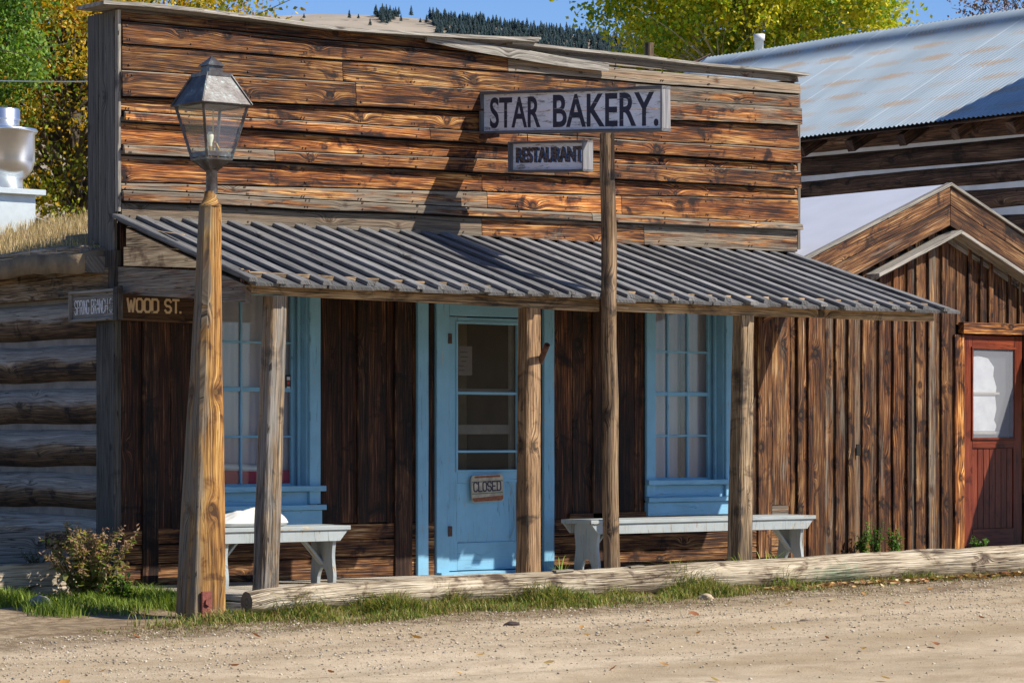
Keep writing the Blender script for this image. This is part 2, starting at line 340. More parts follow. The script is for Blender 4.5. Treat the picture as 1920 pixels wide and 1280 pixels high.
def curtain():
    s = NT('curtain_cloth'); o = s.n('TexCoord').outputs['Object']
    wv = s.n('TexWave', {'Vector': o, 'Scale': 1.6, 'Distortion': 2.5, 'Detail': 2}); wv.bands_direction = 'X'
    s.set(s.b.inputs['Base Color'], s.mix(s.noise(s.vm('MULTIPLY', o, (3, 3, .6)), 1.3, 4), c4((.34, .30, .34)), c4((.60, .54, .57)))); s.b.inputs['Roughness'].default_value = .9
    s.bump(wv.outputs[1], .35, .05); return s.m
M['curtain'] = curtain()
def copper():
    s = NT('weathered_copper'); o = s.n('TexCoord').outputs['Object']
    nz = s.noise(o, 9, 6, .65); n2 = s.noise(o, 40, 4, .6)
    c = s.mix(s.ramp(nz, [(.40, 0.), (.60, 1.)]), c4((.045, .034, .031)), c4((.105, .10, .098)))
    c = s.mix(s.ramp(s.m_('MULTIPLY_ADD', n2, .5, s.m_('MULTIPLY', nz, .5)), [(.56, 0.), (.66, .8)]), c, c4((.19, .33, .30)))
    s.set(s.b.inputs['Base Color'], c); s.b.inputs['Metallic'].default_value = .25; s.b.inputs['Roughness'].default_value = .42
    s.bump(n2, .3, .005); return s.m
M['copper'] = copper()
def barnroof():
    s = NT('rusting_corrugated_iron'); g = s.attr('grain').outputs['Vector']; sp = s.n('SeparateXYZ', {0: g}); u, v, _ = sp.outputs   # u along eave, v up slope
    row = s.m_('FLOOR', s.m_('DIVIDE', v, .47)); fr = s.m_('FRACT', s.m_('DIVIDE', v, .47))
    uu = s.m_('DIVIDE', s.m_('ADD', u, s.m_('MULTIPLY', row, .31)), .78); cell = s.m_('FLOOR', uu); fu = s.m_('FRACT', uu)
    wn = s.n('TexWhiteNoise', {0: s.n('CombineXYZ', {0: cell, 1: row}).outputs[0]}); wn.noise_dimensions = '3D'
    dv = s.m_('MULTIPLY', s.m_('ABSOLUTE', s.m_('SUBTRACT', fr, .5)), 6.5); du = s.m_('MULTIPLY', s.m_('ABSOLUTE', s.m_('SUBTRACT', fu, .5)), 3.3)
    d = s.m_('SQRT', s.m_('ADD', s.m_('POWER', dv, 2.), s.m_('POWER', du, 2.)))
    d = s.m_('ADD', d, s.m_('MULTIPLY', s.m_('SUBTRACT', s.noise(s.vm('MULTIPLY', g, (4., 16., 1.)), 1, 5, .75), .5), 4.2))
    comb = s.m_('MULTIPLY_ADD', s.m_('SINE', s.m_('MULTIPLY', u, 2*math.pi/.067)), .42, .55)
    rf = s.m_('MULTIPLY', s.m_('MULTIPLY', s.m_('SUBTRACT', 1.6, d, clamp=True), s.m_('MULTIPLY_ADD', wn.outputs[0], 1.2, .45)), comb, clamp=True)
    dirt = s.noise(s.vm('MULTIPLY', g, (1.5, .6, 1)), 1, 4, .6)
    base = s.mix(s.ramp(dirt, [(.3, 0.), (.7, 1.)]), c4((.31, .37, .41)), c4((.43, .50, .54)))
    seam = s.m_('LESS_THAN', s.m_('ABSOLUTE', s.m_('SUBTRACT', s.m_('FRACT', s.m_('DIVIDE', u, .62)), .5)), .012)
    base = s.mix(s.m_('MULTIPLY', seam, .6), base, c4((.60, .66, .69)))
    c = s.mix(s.m_('MULTIPLY', rf, .75), base, c4((.42, .27, .14)))
    s.set(s.b.inputs['Base Color'], c); s.b.inputs['Metallic'].default_value = .25; s.b.inputs['Roughness'].default_value = .5; return s.m
M['barnroof'] = barnroof()
M['leaf'] = leafmat('leaf'); M['blade'] = leafmat('grass_blade', .3, .6)
M['bark'] = plain('tree_bark', (.11, .085, .06), .95, 0, .5, 6., .8)
M['bark_light'] = plain('pale_tree_bark', (.34, .31, .26), .9, 0, .4, 6., .5)
M['needle'] = leafmat('pine_needle', .1, .8)
M['stone'] = plain('field_stone', (.24, .21, .2), .9, 0, .4, 10., .6)
M['sack'] = plain('flour_sack_cloth', (.60, .585, .54), .9, 0, .06, 6., .25)
M['dryleaf'] = leafmat('fallen_leaf', .15, .8)
M['paper'] = plain('aged_paper', (.5, .46, .44), .9, 0, .05)

# ------------------------------------------------------------------ ground
def gz(x, y):
    z = -.115+.0125*max(-2, min(12, x))
    if y < -2.3: z += -.03*min(1, (-2.3-y)/1.2)
    z += .055*max(0, min(1, (y+1.7)/1.0))*max(0, min(1, (.6-x)/.5))
    return z
def ground_mat():
    s = NT('packed_dirt_and_gravel'); o = s.n('TexCoord').outputs['Object']; sp = s.n('SeparateXYZ', {0: o})
    big = s.noise(s.vm('MULTIPLY', o, (.35, 1.1, 1)), 1, 4, .6); med = s.noise(o, 5, 5, .65); fine = s.noise(o, 70, 3, .7)
    c = s.mix(s.ramp(big, [(.35, 0.), (.65, 1.)]), c4((.375, .28, .17)), c4((.58, .46, .315)))
    c = s.mix(s.m_('MULTIPLY', s.ramp(med, [(.36, 1.), (.54, 0.)]), .5), c, c4((.30, .215, .13)))
    c = s.mix(s.m_('MULTIPLY', s.ramp(fine, [(.38, 1.), (.52, 0.)]), .4), c, c4((.30, .23, .15)))
    vo = s.n('TexVoronoi', {'Vector': o, 'Scale': 62.}); st = s.ramp(vo.outputs[0], [(.16, 1.), (.30, 0.)]); pick = s.n('SeparateXYZ', {0: vo.outputs['Color']})
    stf = s.m_('MULTIPLY', st, s.m_('GREATER_THAN', pick.outputs[0], .62))
    c = s.mix(stf, c, s.mix(pick.outputs[1], c4((.30, .26, .23)), c4((.62, .55, .46))))
    # dark damp humus close under the grass verge
    edge = s.m_('ADD', sp.outputs[1], s.m_('MULTIPLY', s.m_('SUBTRACT', med, .5), .5))
    hum = s.m_('MULTIPLY', s.ramp(s.m_('ADD', edge, 3.65), [(.30, 0.), (.58, 1.)]), .8)
    hum = s.m_('MULTIPLY', hum, s.ramp(s.noise(o, 9, 4, .7), [(.38, .25), (.6, 1.)]))
    c = s.mix(hum, c, c4((.12, .078, .046)))
    far = s.ramp(s.m_('MULTIPLY', sp.outputs[1], .03), [(.25, 0.), (.5, 1.)]); c = s.mix(far, c, c4((.26, .22, .11)))
    s.set(s.b.inputs['Base Color'], c); s.b.inputs['Roughness'].default_value = .95; s.b.inputs['Specular IOR Level'].default_value = .1
    s.bump(s.m_('ADD', s.m_('ADD', s.m_('MULTIPLY', med, 1.5), fine), s.m_('MULTIPLY', stf, 1.)), .55, .012); return s.m
xs = np.concatenate([[-3000, -800, -200, -60, -25], np.arange(-14, 16, .12), [22, 40, 90, 300, 1000, 3000]])
ys = np.concatenate([[-3000, -600, -120, -40, -20], np.arange(-9, 0, .12), [1, 3, 8, 20, 60, 150, 300, 800, 3000]])
gv = []
for y in ys:
    for x in xs:
        z = gz(x, y)
        if -14 < x < 16 and -9 < y < 0:
            z += .022*noise.noise(Vector((x*.9, y*2.4, 0)))+.008*noise.noise(Vector((x*5, y*5, 3)))
        gv.append((x, y, z))
nx = len(xs); gf = [(j*nx+i, j*nx+i+1, (j+1)*nx+i+1, (j+1)*nx+i) for j in range(len(ys)-1) for i in range(nx-1)]
tag(npmesh('dirt_road', gv, gf, ground_mat(), smooth=True), kind='structure')
# far hill
def ridge_z(px):
    pts = [(-900, 70), (-300, 50), (200, 40), (420, 36), (520, 24), (600, 21), (690, 23), (800, 31), (900, 41), (1000, 54), (1130, 70), (1300, 92), (1700, 110), (2600, 120)]
    for (a, b), (c, d) in zip(pts, pts[1:]):
        if a <= px <= c: return b+(d-b)*(px-a)/(c-a)
    return 110
hv = []; HP = []; NX = 120; NY = 26
def hill_pt(px, t):
    """t 0 foot .. 1 ridge .. 1.4 behind, at 300..760 m"""
    D = 400+1200*t; top = 1.09+(HY-ridge_z(px))/F*1600
    k = (400+1200*t)/1600*(.05+.95*t**.75) if t <= 1 else 1-.35*((t-1)/.4)**1.5
    d = ray(px, HY); p = CAM+d*D
    z = top*k+4*noise.noise(Vector((px*.006, t*4, 0)))*math.sin(min(t, 1)*math.pi)
    return Vector((p.x, p.y, z))
for j in range(NY):
    for i in range(NX): hv.append(hill_pt(-900+3500*i/(NX-1), 1.4*j/(NY-1)))
hf = [(j*NX+i, j*NX+i+1, (j+1)*NX+i+1, (j+1)*NX+i) for j in range(NY-1) for i in range(NX-1)]
tag(npmesh('hill', hv, hf, plain('dry_hill_grass', (.33, .27, .20), .95, 0, .25, .03, 0), smooth=True), kind='structure')
def pine_arrays(h, r, n=9, seed=0):
    rr = np.random.default_rng(seed); V, Fc, T = [], [], []
    for i in range(n):
        t = i/n; z = h*(.12+.88*t); rad = r*(1-t)**.8+.12
        k = 9
        for a in range(k):
            an = 2*math.pi*a/k+rr.uniform(0, .6); rl = rad*rr.uniform(.7, 1.15); b = len(V); dw = .42
            V += [(0, 0, z+h*.10), (rl*math.cos(an-dw), rl*math.sin(an-dw), z-h*.02), (rl*math.cos(an)*1.12, rl*math.sin(an)*1.12, z-h*.05), (rl*math.cos(an+dw), rl*math.sin(an+dw), z-h*.02)]
            Fc.append((b, b+1, b+2, b+3)); c = rr.uniform(.7, 1.3); T += [(.040*c, .070*c, .076*c)]*4  # bluish needle colour has the distance haze put into it
    return np.array(V), np.array(Fc), np.array(T)
PV = [pine_arrays(h, r, 8, i) for i, (h, r) in enumerate([(9, 2.2), (7, 2.0), (11, 2.5), (5, 1.7)])]
sparse = [(655, 38, 0), (672, 33, 3), (694, 41, 1), (712, 33, 1), (730, 36, 3), (752, 42, 1), (771, 34, 2), (788, 44, 3), (800, 37, 0), (812, 33, 2), (838, 47, 1), (846, 39, 3), (861, 53, 3), (880, 44, 0), (905, 50, 1), (834, 33, 2), (748, 30, 0), (905, 58, 3), (570, 31, 3), (718, 32, 0), (926, 54, 0), (948, 58, 2), (965, 62, 1)]
pmesh = {}
for (px, py, k) in sparse:
    best = min((abs((HY-(CAM.z*0+py))/F - (hill_pt(px, t).z-CAM.z)/(400+1200*t)), t) for t in [x*.02 for x in range(12, 51)])
    p = hill_pt(px, best[1])
    root = empty('pine_tree', 'tiny dark pine scattered on the open tan hillside above the bakery roof', 'pine tree', (p.x, p.y, p.z-.3), random.uniform(0, 6), 'pines scattered on the bare hillside'); root.scale = (.55,)*3
    if k not in pmesh:
        c = npmesh('crown', PV[k][0], PV[k][1], M['needle'], PV[k][2]); m = MB(); m.tube([(0, 0, 0), (0, 0, 1.6)], [.22, .18], 6); t_ = m.build('trunk', M['bark']); pmesh[k] = (c, t_)
        c.parent = root; t_.parent = root
    else:
        for q in pmesh[k]:
            d = q.copy(); COL.objects.link(d); d.parent = root
V, Fc, T = [], [], []; off = 0
fr = np.random.default_rng(3)
for i in range(15000):
    px = fr.uniform(700, 1500); t = fr.uniform(.45, 1.03)
    lim = 1.03-.64*min(1, max(0, (px-780)/230))**1.1+.03*noise.noise(Vector((px*.02, t*6, 0)))
    if t < lim+.06*math.sin(px*.05): continue
    p = hill_pt(px, t); v, f, tt = PV[i % 4]; sc_ = fr.uniform(.36, .68)
    V.append(v*sc_+np.array([p.x, p.y, p.z-.5])); Fc.append(f+off); T.append(tt*fr.uniform(.8, 1.25)); off += len(v)
tag(npmesh('pine_forest', np.concatenate(V), np.concatenate(Fc), M['needle'], np.concatenate(T)), 'dense dark blue-green pine forest covering the far right hillside', 'forest', kind='stuff')

# ------------------------------------------------------------------ broadleaf trees
def leaf_cloud(centers, spread, n, size, cols, seed, weights=None, droop=0):
    rr = np.random.default_rng(seed); C = np.array(centers); idx = rr.choice(len(C), n, p=weights)
    P = C[idx]+rr.normal(0, 1, (n, 3))*np.array(spread)*rr.uniform(.3, 1., (n, 1))
    a = rr.normal(0, 1, (n, 3)); a /= np.linalg.norm(a, axis=1)[:, None]; b = rr.normal(0, 1, (n, 3)); b -= a*(a*b).sum(1)[:, None]; b /= np.linalg.norm(b, axis=1)[:, None]
    s = size*rr.uniform(.6, 1.25, (n, 1)); q = np.stack([P-a*s, P+b*s*.62+a*s*.1, P+a*s, P-b*s*.62+a*s*.1], 1).reshape(-1, 3)
    cidx = rr.integers(0, len(cols), len(C))[idx]; own = rr.integers(0, len(cols), n); cidx = np.where(rr.random(n) < .45, own, cidx)
    cc = np.array(cols)[cidx]*rr.uniform(.75, 1.25, (n, 1))
    return q, np.arange(4*n).reshape(n, 4), np.repeat(cc, 4, 0)
def tree(name, label, base, h, cr, cz, crz, nclump, nleaf, size, cols, seed, bark='bark', spread=.4, trunk_r=.25, lean=(0, 0), group=None, fill=.35, cat='tree'):
    rnd = random.Random(seed); root = empty(name, label, cat, base, 0, group); B = Vector(base); m = MB()
    top = B+Vector((lean[0], lean[1], cz+crz*.35)); n = 9; tp = []
    for i in range(n+1):
        t = i/n; tp.append(B.lerp(top, t)+Vector((noise.noise(Vector((t*3, seed, 0)))*.35, noise.noise(Vector((t*3, seed, 5)))*.35, 0)))
    m.tube(tp, [trunk_r*(1-.82*i/n) for i in range(n+1)], 9, rough=.2)
    cl = []
    C0 = B+Vector((lean[0], lean[1], cz))
    for k in range(nclump):
        while True:
            d = Vector((rnd.uniform(-1, 1), rnd.uniform(-1, 1), rnd.uniform(-1, 1)))
            if fill < d.length < 1: break
        d *= 1-.22*abs(noise.noise(Vector((d.x*2+seed, d.y*2, d.z*2))))
        e = C0+Vector((d.x*cr, d.y*cr, d.z*crz)); cl.append(tuple(e))
        if k % 3 == 0:
            t0 = max(.15, min(.95, ((e.z-B.z)-abs(d.x)*cr*.6)/(top.z-B.z))); st = tp[int(t0*n)]
            mid = st.lerp(e, .5)+Vector((rnd.uniform(-.3, .3), rnd.uniform(-.3, .3), rnd.uniform(0, .5)))
            r0 = trunk_r*(1-.8*t0)*.42
            m.tube([st, st.lerp(mid, .5)+Vector((0, 0, .1)), mid, mid.lerp(e, .6)+Vector((rnd.uniform(-.15, .15), 0, .1)), e], [r0, r0*.75, r0*.55, r0*.32, .01], 6, rough=.2)
            for _ in range(2):
                e2 = e+Vector((rnd.gauss(0, .5), rnd.gauss(0, .5), rnd.gauss(.1, .4))); m.tube([mid, mid.lerp(e2, .6)+Vector((0, 0, .08)), e2], [r0*.4, r0*.22, .006], 5)
    m.build('trunk', M[bark], root)
    q, f, t = leaf_cloud(cl, (spread, spread, spread*.8), nleaf, size, cols, seed)
    npmesh('crown', q, f, M['leaf'], t, root); return root
YEL = [(.50, .30, .012), (.58, .36, .02), (.42, .20, .010), (.28, .25, .015), (.62, .44, .04), (.16, .19, .02)]
GRN = [(.07, .16, .02), (.12, .24, .03), (.20, .30, .035), (.05, .11, .015)]
YG = [(.34, .40, .02), (.46, .47, .025), (.24, .34, .02), (.56, .50, .03), (.16, .27, .02), (.62, .52, .04)]
p = onZ(150, 700, 0) if False else CAM+ray(120, HY)*44
tree('cottonwood_tree', 'golden yellow autumn tree behind the sod roof and the metal vent', (p.x, p.y, -.3), 12, 3.6, 5.6, 4.6, 560, 130000, .040, YEL+[(.2, .26, .02), (.30, .34, .03)], 11, spread=.40, trunk_r=.34, lean=(.3, 0))
p = CAM+ray(-85, HY)*38
tree('cottonwood_tree', 'green leaved tree at the top left corner, left of the golden tree', (p.x, p.y, -.3), 12, 1.35, 7.5, 2.3, 120, 36000, .038, GRN, 12, spread=.3, trunk_r=.2)
p = CAM+ray(330, HY)*60
tree('cottonwood_tree', 'tree showing only a few orange leafy twigs just above the roof cap at left', (p.x, p.y, -.3), 12, 1.1, 9.6, 1.15, 14, 420, .06, [(.5, .26, .03), (.42, .3, .03)], 17, spread=.3, trunk_r=.14)
p = CAM+ray(1405, HY)*66
tree('cottonwood_tree', 'large yellow-green tree standing behind the false front and the metal roof', (p.x, p.y, -.3), 16, 3.7, 11.5, 2.9, 380, 72000, .064, YG, 13, bark='bark_light', spread=.42, trunk_r=.3, fill=.1)
p = CAM+ray(1905, HY)*75
tree('bare_tree', 'nearly bare reddish brown tree peeking over the metal roof at top right', (p.x, p.y, -.3), 15, 1.6, 12.2, 1.4, 160, 2600, .05, [(.16, .07, .05), (.2, .1, .06), (.1, .08, .05)], 14, bark='bark', spread=.35, trunk_r=.2, fill=.1)

# ------------------------------------------------------------------ bakery
bak = empty('bakery_building', 'old false-front wooden bakery with blue windows and a batten porch roof', 'building')
X1 = xw(1490)
def rowz(l, r, x): return l+(r-l)*x/X1
# each row: bottom L/R, top L/R, front offset, joints (x), tints
rows = [
 (4.10, 4.165, 4.185, 4.225, .030, [3.35], [(.35, .7), (.80, 1.15)]),
 (3.935, 4.07, 4.10, 4.165, .034, [3.55], [(.08, .8), (.70, 1.1)]),
 (3.745, 3.945, 3.935, 4.07, .026, [1.95, 4.9], [(.15, .85), (.1, .95), (.34, .85)]),
 (3.547, 3.79, 3.745, 3.945, .062, [2.05, 4.4], [(.16, .95), (.10, 1.0), (.40, 1.0)]),
 (3.447, 3.59, 3.547, 3.79, .020, [4.1], [(.05, .95), (.02, 1.0)]),
 (3.375, 3.455, 3.447, 3.59, .072, [2.75], [(.30, 1.1), (.18, .95)]),
 (3.20, 3.40, 3.375, 3.455, .018, [], [(.06, 1.0)]),
 (3.13, 3.24, 3.20, 3.40, .072, [1.3, 4.0], [(.42, 1.1), (.3, 1.1), (.16, 1.05)]),
 (2.93, 3.15, 3.13, 3.24, .020, [3.3], [(.22, 1.05), (.12, 1.05)]),
 (2.875, 2.94, 2.93, 3.15, .024, [3.35, 4.75], [(.42, 1.2), (.22, 1.3), (.12, 1.15)]),
 (2.79, 2.88, 2.875, 2.94, .068, [4.4], [(.46, 1.15), (.34, 1.15)]),
 (2.66, 2.69, 2.79, 2.88, .018, [3.3, 5.0], [(.56, 1.0), (.36, 1.1), (.48, 1.1)]),
]
m = MB()
for (bl, br, tl, tr, off, joints, tints) in rows:
    xsj = [0.0]+joints+[X1]
    for k in range(len(xsj)-1):
        a, b = xsj[k]+.003, xsj[k+1]-.003; ti = tints[min(k, len(tints)-1)]
        n = max(2, int((b-a)/.13)); sd = Vector([random.uniform(-90, 90) for _ in range(3)]); vs, gs, fs = [], [], []
        th = .022; dz = random.uniform(-.004, .004)
        e0 = random.uniform(-.012, .012) if k == 0 else 0; e1 = random.uniform(-.015, .02) if k == len(xsj)-2 else 0
        for i in range(n+1):
            x = a+e0+(b+e1-a-e0)*i/n
            zb = rowz(bl, br, x)+.004+.010*noise.noise(Vector((x*.9, bl*9, 0)))+.004*noise.noise(Vector((x*7, bl*9, 2)))+.003
            zt = rowz(tl, tr, x)+.010*noise.noise(Vector((x*.9, tl*9, 0)))-.003+dz
            yb = -off-th-.008-.006*noise.noise(Vector((x*1.3, bl*5, 4))); yt = -off-th
            ed = .008+.006*noise.noise(Vector((x*2.3, bl*7, 1)))
            zm = zb+(zt-zb)*.5
            for (y, z) in ((yt+th, zb), (yb, zb), (yb, zb+.004), ((yb+yt)/2, zm), (yt, zt-ed), (yt+.011, zt), (yt+th, zt)):
                vs.append((x, y, z)); gs.append(Vector((x, z, y*.5))+sd)
        for i in range(n):
            for q in range(7): fs.append([i*7+q, i*7+(q+1) % 7, (i+1)*7+(q+1) % 7, (i+1)*7+q])
        fs += [[6, 5, 4, 3, 2, 1, 0], [n*7+q for q in range(7)]]
        t0_ = len(m.t); tb_ = (ti[0]+random.uniform(-.10, .04), ti[1]*random.uniform(.56, .92), random.uniform(-.5, .9))
        m.add(vs, fs, gs, tb_)
        for q in range(len(vs)):
            if q % 7 in (5, 6): m.t[t0_+q] = (.95, 1.25, 0)
            elif q % 7 in (1, 2): m.t[t0_+q] = (tb_[0]+.12, tb_[1], 0)
            elif q % 7 == 4: m.t[t0_+q] = (tb_[0]+.22, tb_[1]*1.05, 0)
SID = m
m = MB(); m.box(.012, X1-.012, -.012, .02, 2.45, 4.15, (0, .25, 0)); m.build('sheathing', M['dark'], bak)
# nails
m = SID; rn = random.Random(5)
for (bl, br, tl, tr, off, j, t) in rows:
    for i in range(26):
        x = .05+X1*.985*(i//2)/13+(i % 2)*.01
        for q in (.2, .8):
            z = rowz(bl, br, x)+(rowz(tl, tr, x)-rowz(bl, br, x))*q
            if rn.random() < .7: m.frus((x+rn.uniform(-.02, .02), -off-.026-(.008 if q < .5 else 0)), .009, .007, z, z+.009, mi=1)
m.build('siding', [M['siding'], M['iron']], bak)
# cap planks along the top
m = MB()
def cap(x0, x1, z0, z1, y0, y1, th, ti, lift=None, n=26):
    sd = Vector([random.uniform(-90, 90) for _ in range(3)]); vs, gs, fs = [], [], []
    for i in range(n+1):
        t = i/n; x = x0+(x1-x0)*t; z = z0+(z1-z0)*t+.012*noise.noise(Vector((x*1.1, 9, 0)))
        tw = lift(t) if lift else (0, 0)
        j = .008*noise.noise(Vector((x*4, 1, 1)))
        for (y, zz) in ((y1, z+tw[1]), (y0+j, z+tw[0]), (y0+j, z+th+tw[0]), (y1, z+th+tw[1])):
            vs.append((x, y, zz)); gs.append(Vector((x, y, zz-z))+sd)
    for i in range(n):
        for q in range(4): fs.append([i*4+q, i*4+(q+1) % 4, (i+1)*4+(q+1) % 4, (i+1)*4+q])
    fs += [[3, 2, 1, 0], [n*4+q for q in range(4)]]
    m.add(vs, fs, gs, ti)
cap(-.21, 3.78, 4.192, 4.195, -.17, .22, .028, (.9, 1.15, 0), lambda t: (.014*math.sin(t*9)+.055*t**5, .03*t))
cap(2.7, 4.55, 4.17, 4.085, -.125, -.095, .07, (.85, 1.0, 0), lambda t: (-.02*math.sin(t*3.1), 0))
cap(3.55, X1+.06, 4.225, 4.222, -.12, .2, .022, (.95, 1.15, 0), lambda t: (.006*math.sin(t*9), .01))
cap(3.2, 3.86, 4.24, 4.262, -.10, .05, .018, (.95, 1.2, 0), lambda t: (.03*t, .045*t))
m.build('cap_board', M['gray'], bak)
# left return of the false front and corner post
m = MB()
m.plank((-.03, .0, 2.40), (0, 0, 1.78), (0, .22, 0), (.03, 0, 0), (.75, .42, 0)); m.plank((-.028, .225, 2.5), (0, 0, 1.68), (0, .16, 0), (.026, 0, 0), (.85, .34, 0))
m.plank((-.025, -.055, 2.72), (0, 0, 1.46), (.0, .05, 0), (.025, 0, 0), (.5, 1.1, 0))
m.build('corner_board', M['gray'], bak)
m = MB(); m.plank((-.045, -.03, -.02), (0, 0, 2.46), (0, .26, 0), (.06, 0, 0), (.45, .28, 0)); m.build('corner_post', M['gray'], bak)
m = MB(); m.plank((X1-.005, -.045, 2.72), (0, 0, 1.38), (.035, 0, 0), (0, .09, 0), (.75, 1, 0)); m.box(X1-.02, X1, .0, .3, 0, 4.2, (.3, .5, 0), 'z'); m.build('end_trim', M['board'], bak)

# lower wall (vertical boards) around the openings
def vwall(m, x0, x1, z0, z1, y=-.0, wmin=.16, wmax=.26, th=.022, tint=(.0, 1., 0), batten=True, bw=.06, rnd=random.Random(3), var=.25, slant=0., top=None, joint=True):
    x = x0; k = 0
    while x < x1-.01:
        wd = min(rnd.uniform(wmin, wmax), x1-x)
        if x1-x-wd < .07: wd = x1-x
        oy = rnd.uniform(0, .006); ti = (max(0, tint[0]+rnd.uniform(-var, var)), tint[1]*rnd.uniform(.66, 1.2), rnd.uniform(-.1, .9))
        zt = top(x+wd/2) if top else z1
        m.plank((x+.002, y-th-oy, z0+rnd.uniform(-.01, .01)), (0, 0, zt-z0), (wd-.004, 0, 0), (0, th, 0), ti, jit=.003)
        if batten and x > x0+.02 and rnd.random() < .8:
            b = bw*rnd.uniform(.7, 1.3); ti2 = (max(0, tint[0]+rnd.uniform(-var, var)), tint[1]*rnd.uniform(.7, 1.35), rnd.uniform(-.4, .6))
            zt = top(x) if top else z1
            m.plank((x-b/2, y-th-oy-.026, z0+rnd.uniform(0, .02)), (0, 0, zt-z0-.0), (b, 0, 0), (0, .018, 0), ti2, jit=.003)
        x += wd; k += 1
def hwall(m, x0, x1, zs, y=0., th=.03, tint=(.1, 1, 0), rnd=random.Random(4)):
    for a, b in zip(zs, zs[1:]):
        m.plank((x0, y-th, a+.004), (x1-x0, 0, 0), (0, 0, b-a-.008), (0, th, 0), (tint[0]+rnd.uniform(-.05, .15), tint[1]*rnd.uniform(.85, 1.2), 0), jit=.004)
wl0, wl1, wr0, wr1 = xw(387), xw(594), xw(1205), xw(1370)
d0, d1 = xw(812), xw(990)
m = MB()
vwall(m, .01, wl0, .40, 2.66, tint=(.05, 1, 0), batten=False, wmin=.2, wmax=.3)
vwall(m, wl1, d0, .42, 2.66, tint=(.0, 1, 0), batten=False)
vwall(m, d1, wr0, .42, 2.66, tint=(.0, 1.2, 0), batten=False)
for px in (735, 262, 1105): x = xw(px); m.plank((x, -.05, .0), (0, 0, 2.6), ((.13 if px != 735 else .16), 0, 0), (0, .022, 0), (.05, 1.1, 0), jit=.004)
m.plank((xw(665), -.045, .42), (0, 0, 2.2), (.10, 0, 0), (0, .02, 0), (.0, .8, 0))
for (a, b) in ((wl0, wl1), (wr0, wr1), (d0, d1)): vwall(m, a, b, 2.26 if a != d0 else 2.12, 2.66, batten=False)
vwall(m, wl0, wl1, .42, .50, batten=False); vwall(m, wr0, wr1, .42, .50, batten=False)
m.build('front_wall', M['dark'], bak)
m = MB()
hwall(m, .01, d0-.01, [.0, .16, .30, .42], tint=(.15, 1.1, 0)); hwall(m, d1+.02, xw(1478), [.0, .14, .28, .42], tint=(.05, .95, 0))
m.plank((xw(1062), -.05, .415), (wr1-xw(1062)-.02, 0, 0), (0, 0, .05), (0, .02, 0), (.2, .8, 0))
m.build('wall_skirting', M['board'], bak)
m = MB()
vwall(m, wr1, xw(1478), .05, 2.66, tint=(.12, 1.05, 0), batten=False, wmin=.17, wmax=.22)
m.plank((xw(1415), -.048, .05), (0, 0, 2.5), (.16, 0, 0), (0, .022, 0), (.0, 1., 0), jit=.004); m.plank((xw(1441), -.046, .5), (0, 0, 2.1), (.19, 0, 0), (0, .02, 0), (.35, .95, 0), jit=.004)
m.plank((xw(1441), -.046, .40), (.19, 0, 0), (0, 0, .095), (0, .02, 0), (.5, .9, 0))
m.build('right_wall', M['board'], bak)
# interior backing (one piece with openings left free)
m = MB()
for (a, b) in ((.0, wl0), (wl1, d0), (d1, wr0), (wr1, X1)): m.box(a+.002, b-.002, .002, .10, 0, 2.64, (0, .5, 0), 'z')
m.build('wall_studs', M['dark'], bak)
m = MB(); m.box(.3, X1-.05, 1.3, 1.35, -.02, 2.6, mi=0); m.box(.3, X1-.05, .12, 1.3, -.03, .0); m.box(.3, X1-.05, .12, 1.3, 2.6, 2.63)
for x in (wl1+.35, d1+.35, d0-.3, .28): m.box(x, x+.03, .12, 1.3, 0, 2.6)
m.build('interior_room', M['interior'], bak)

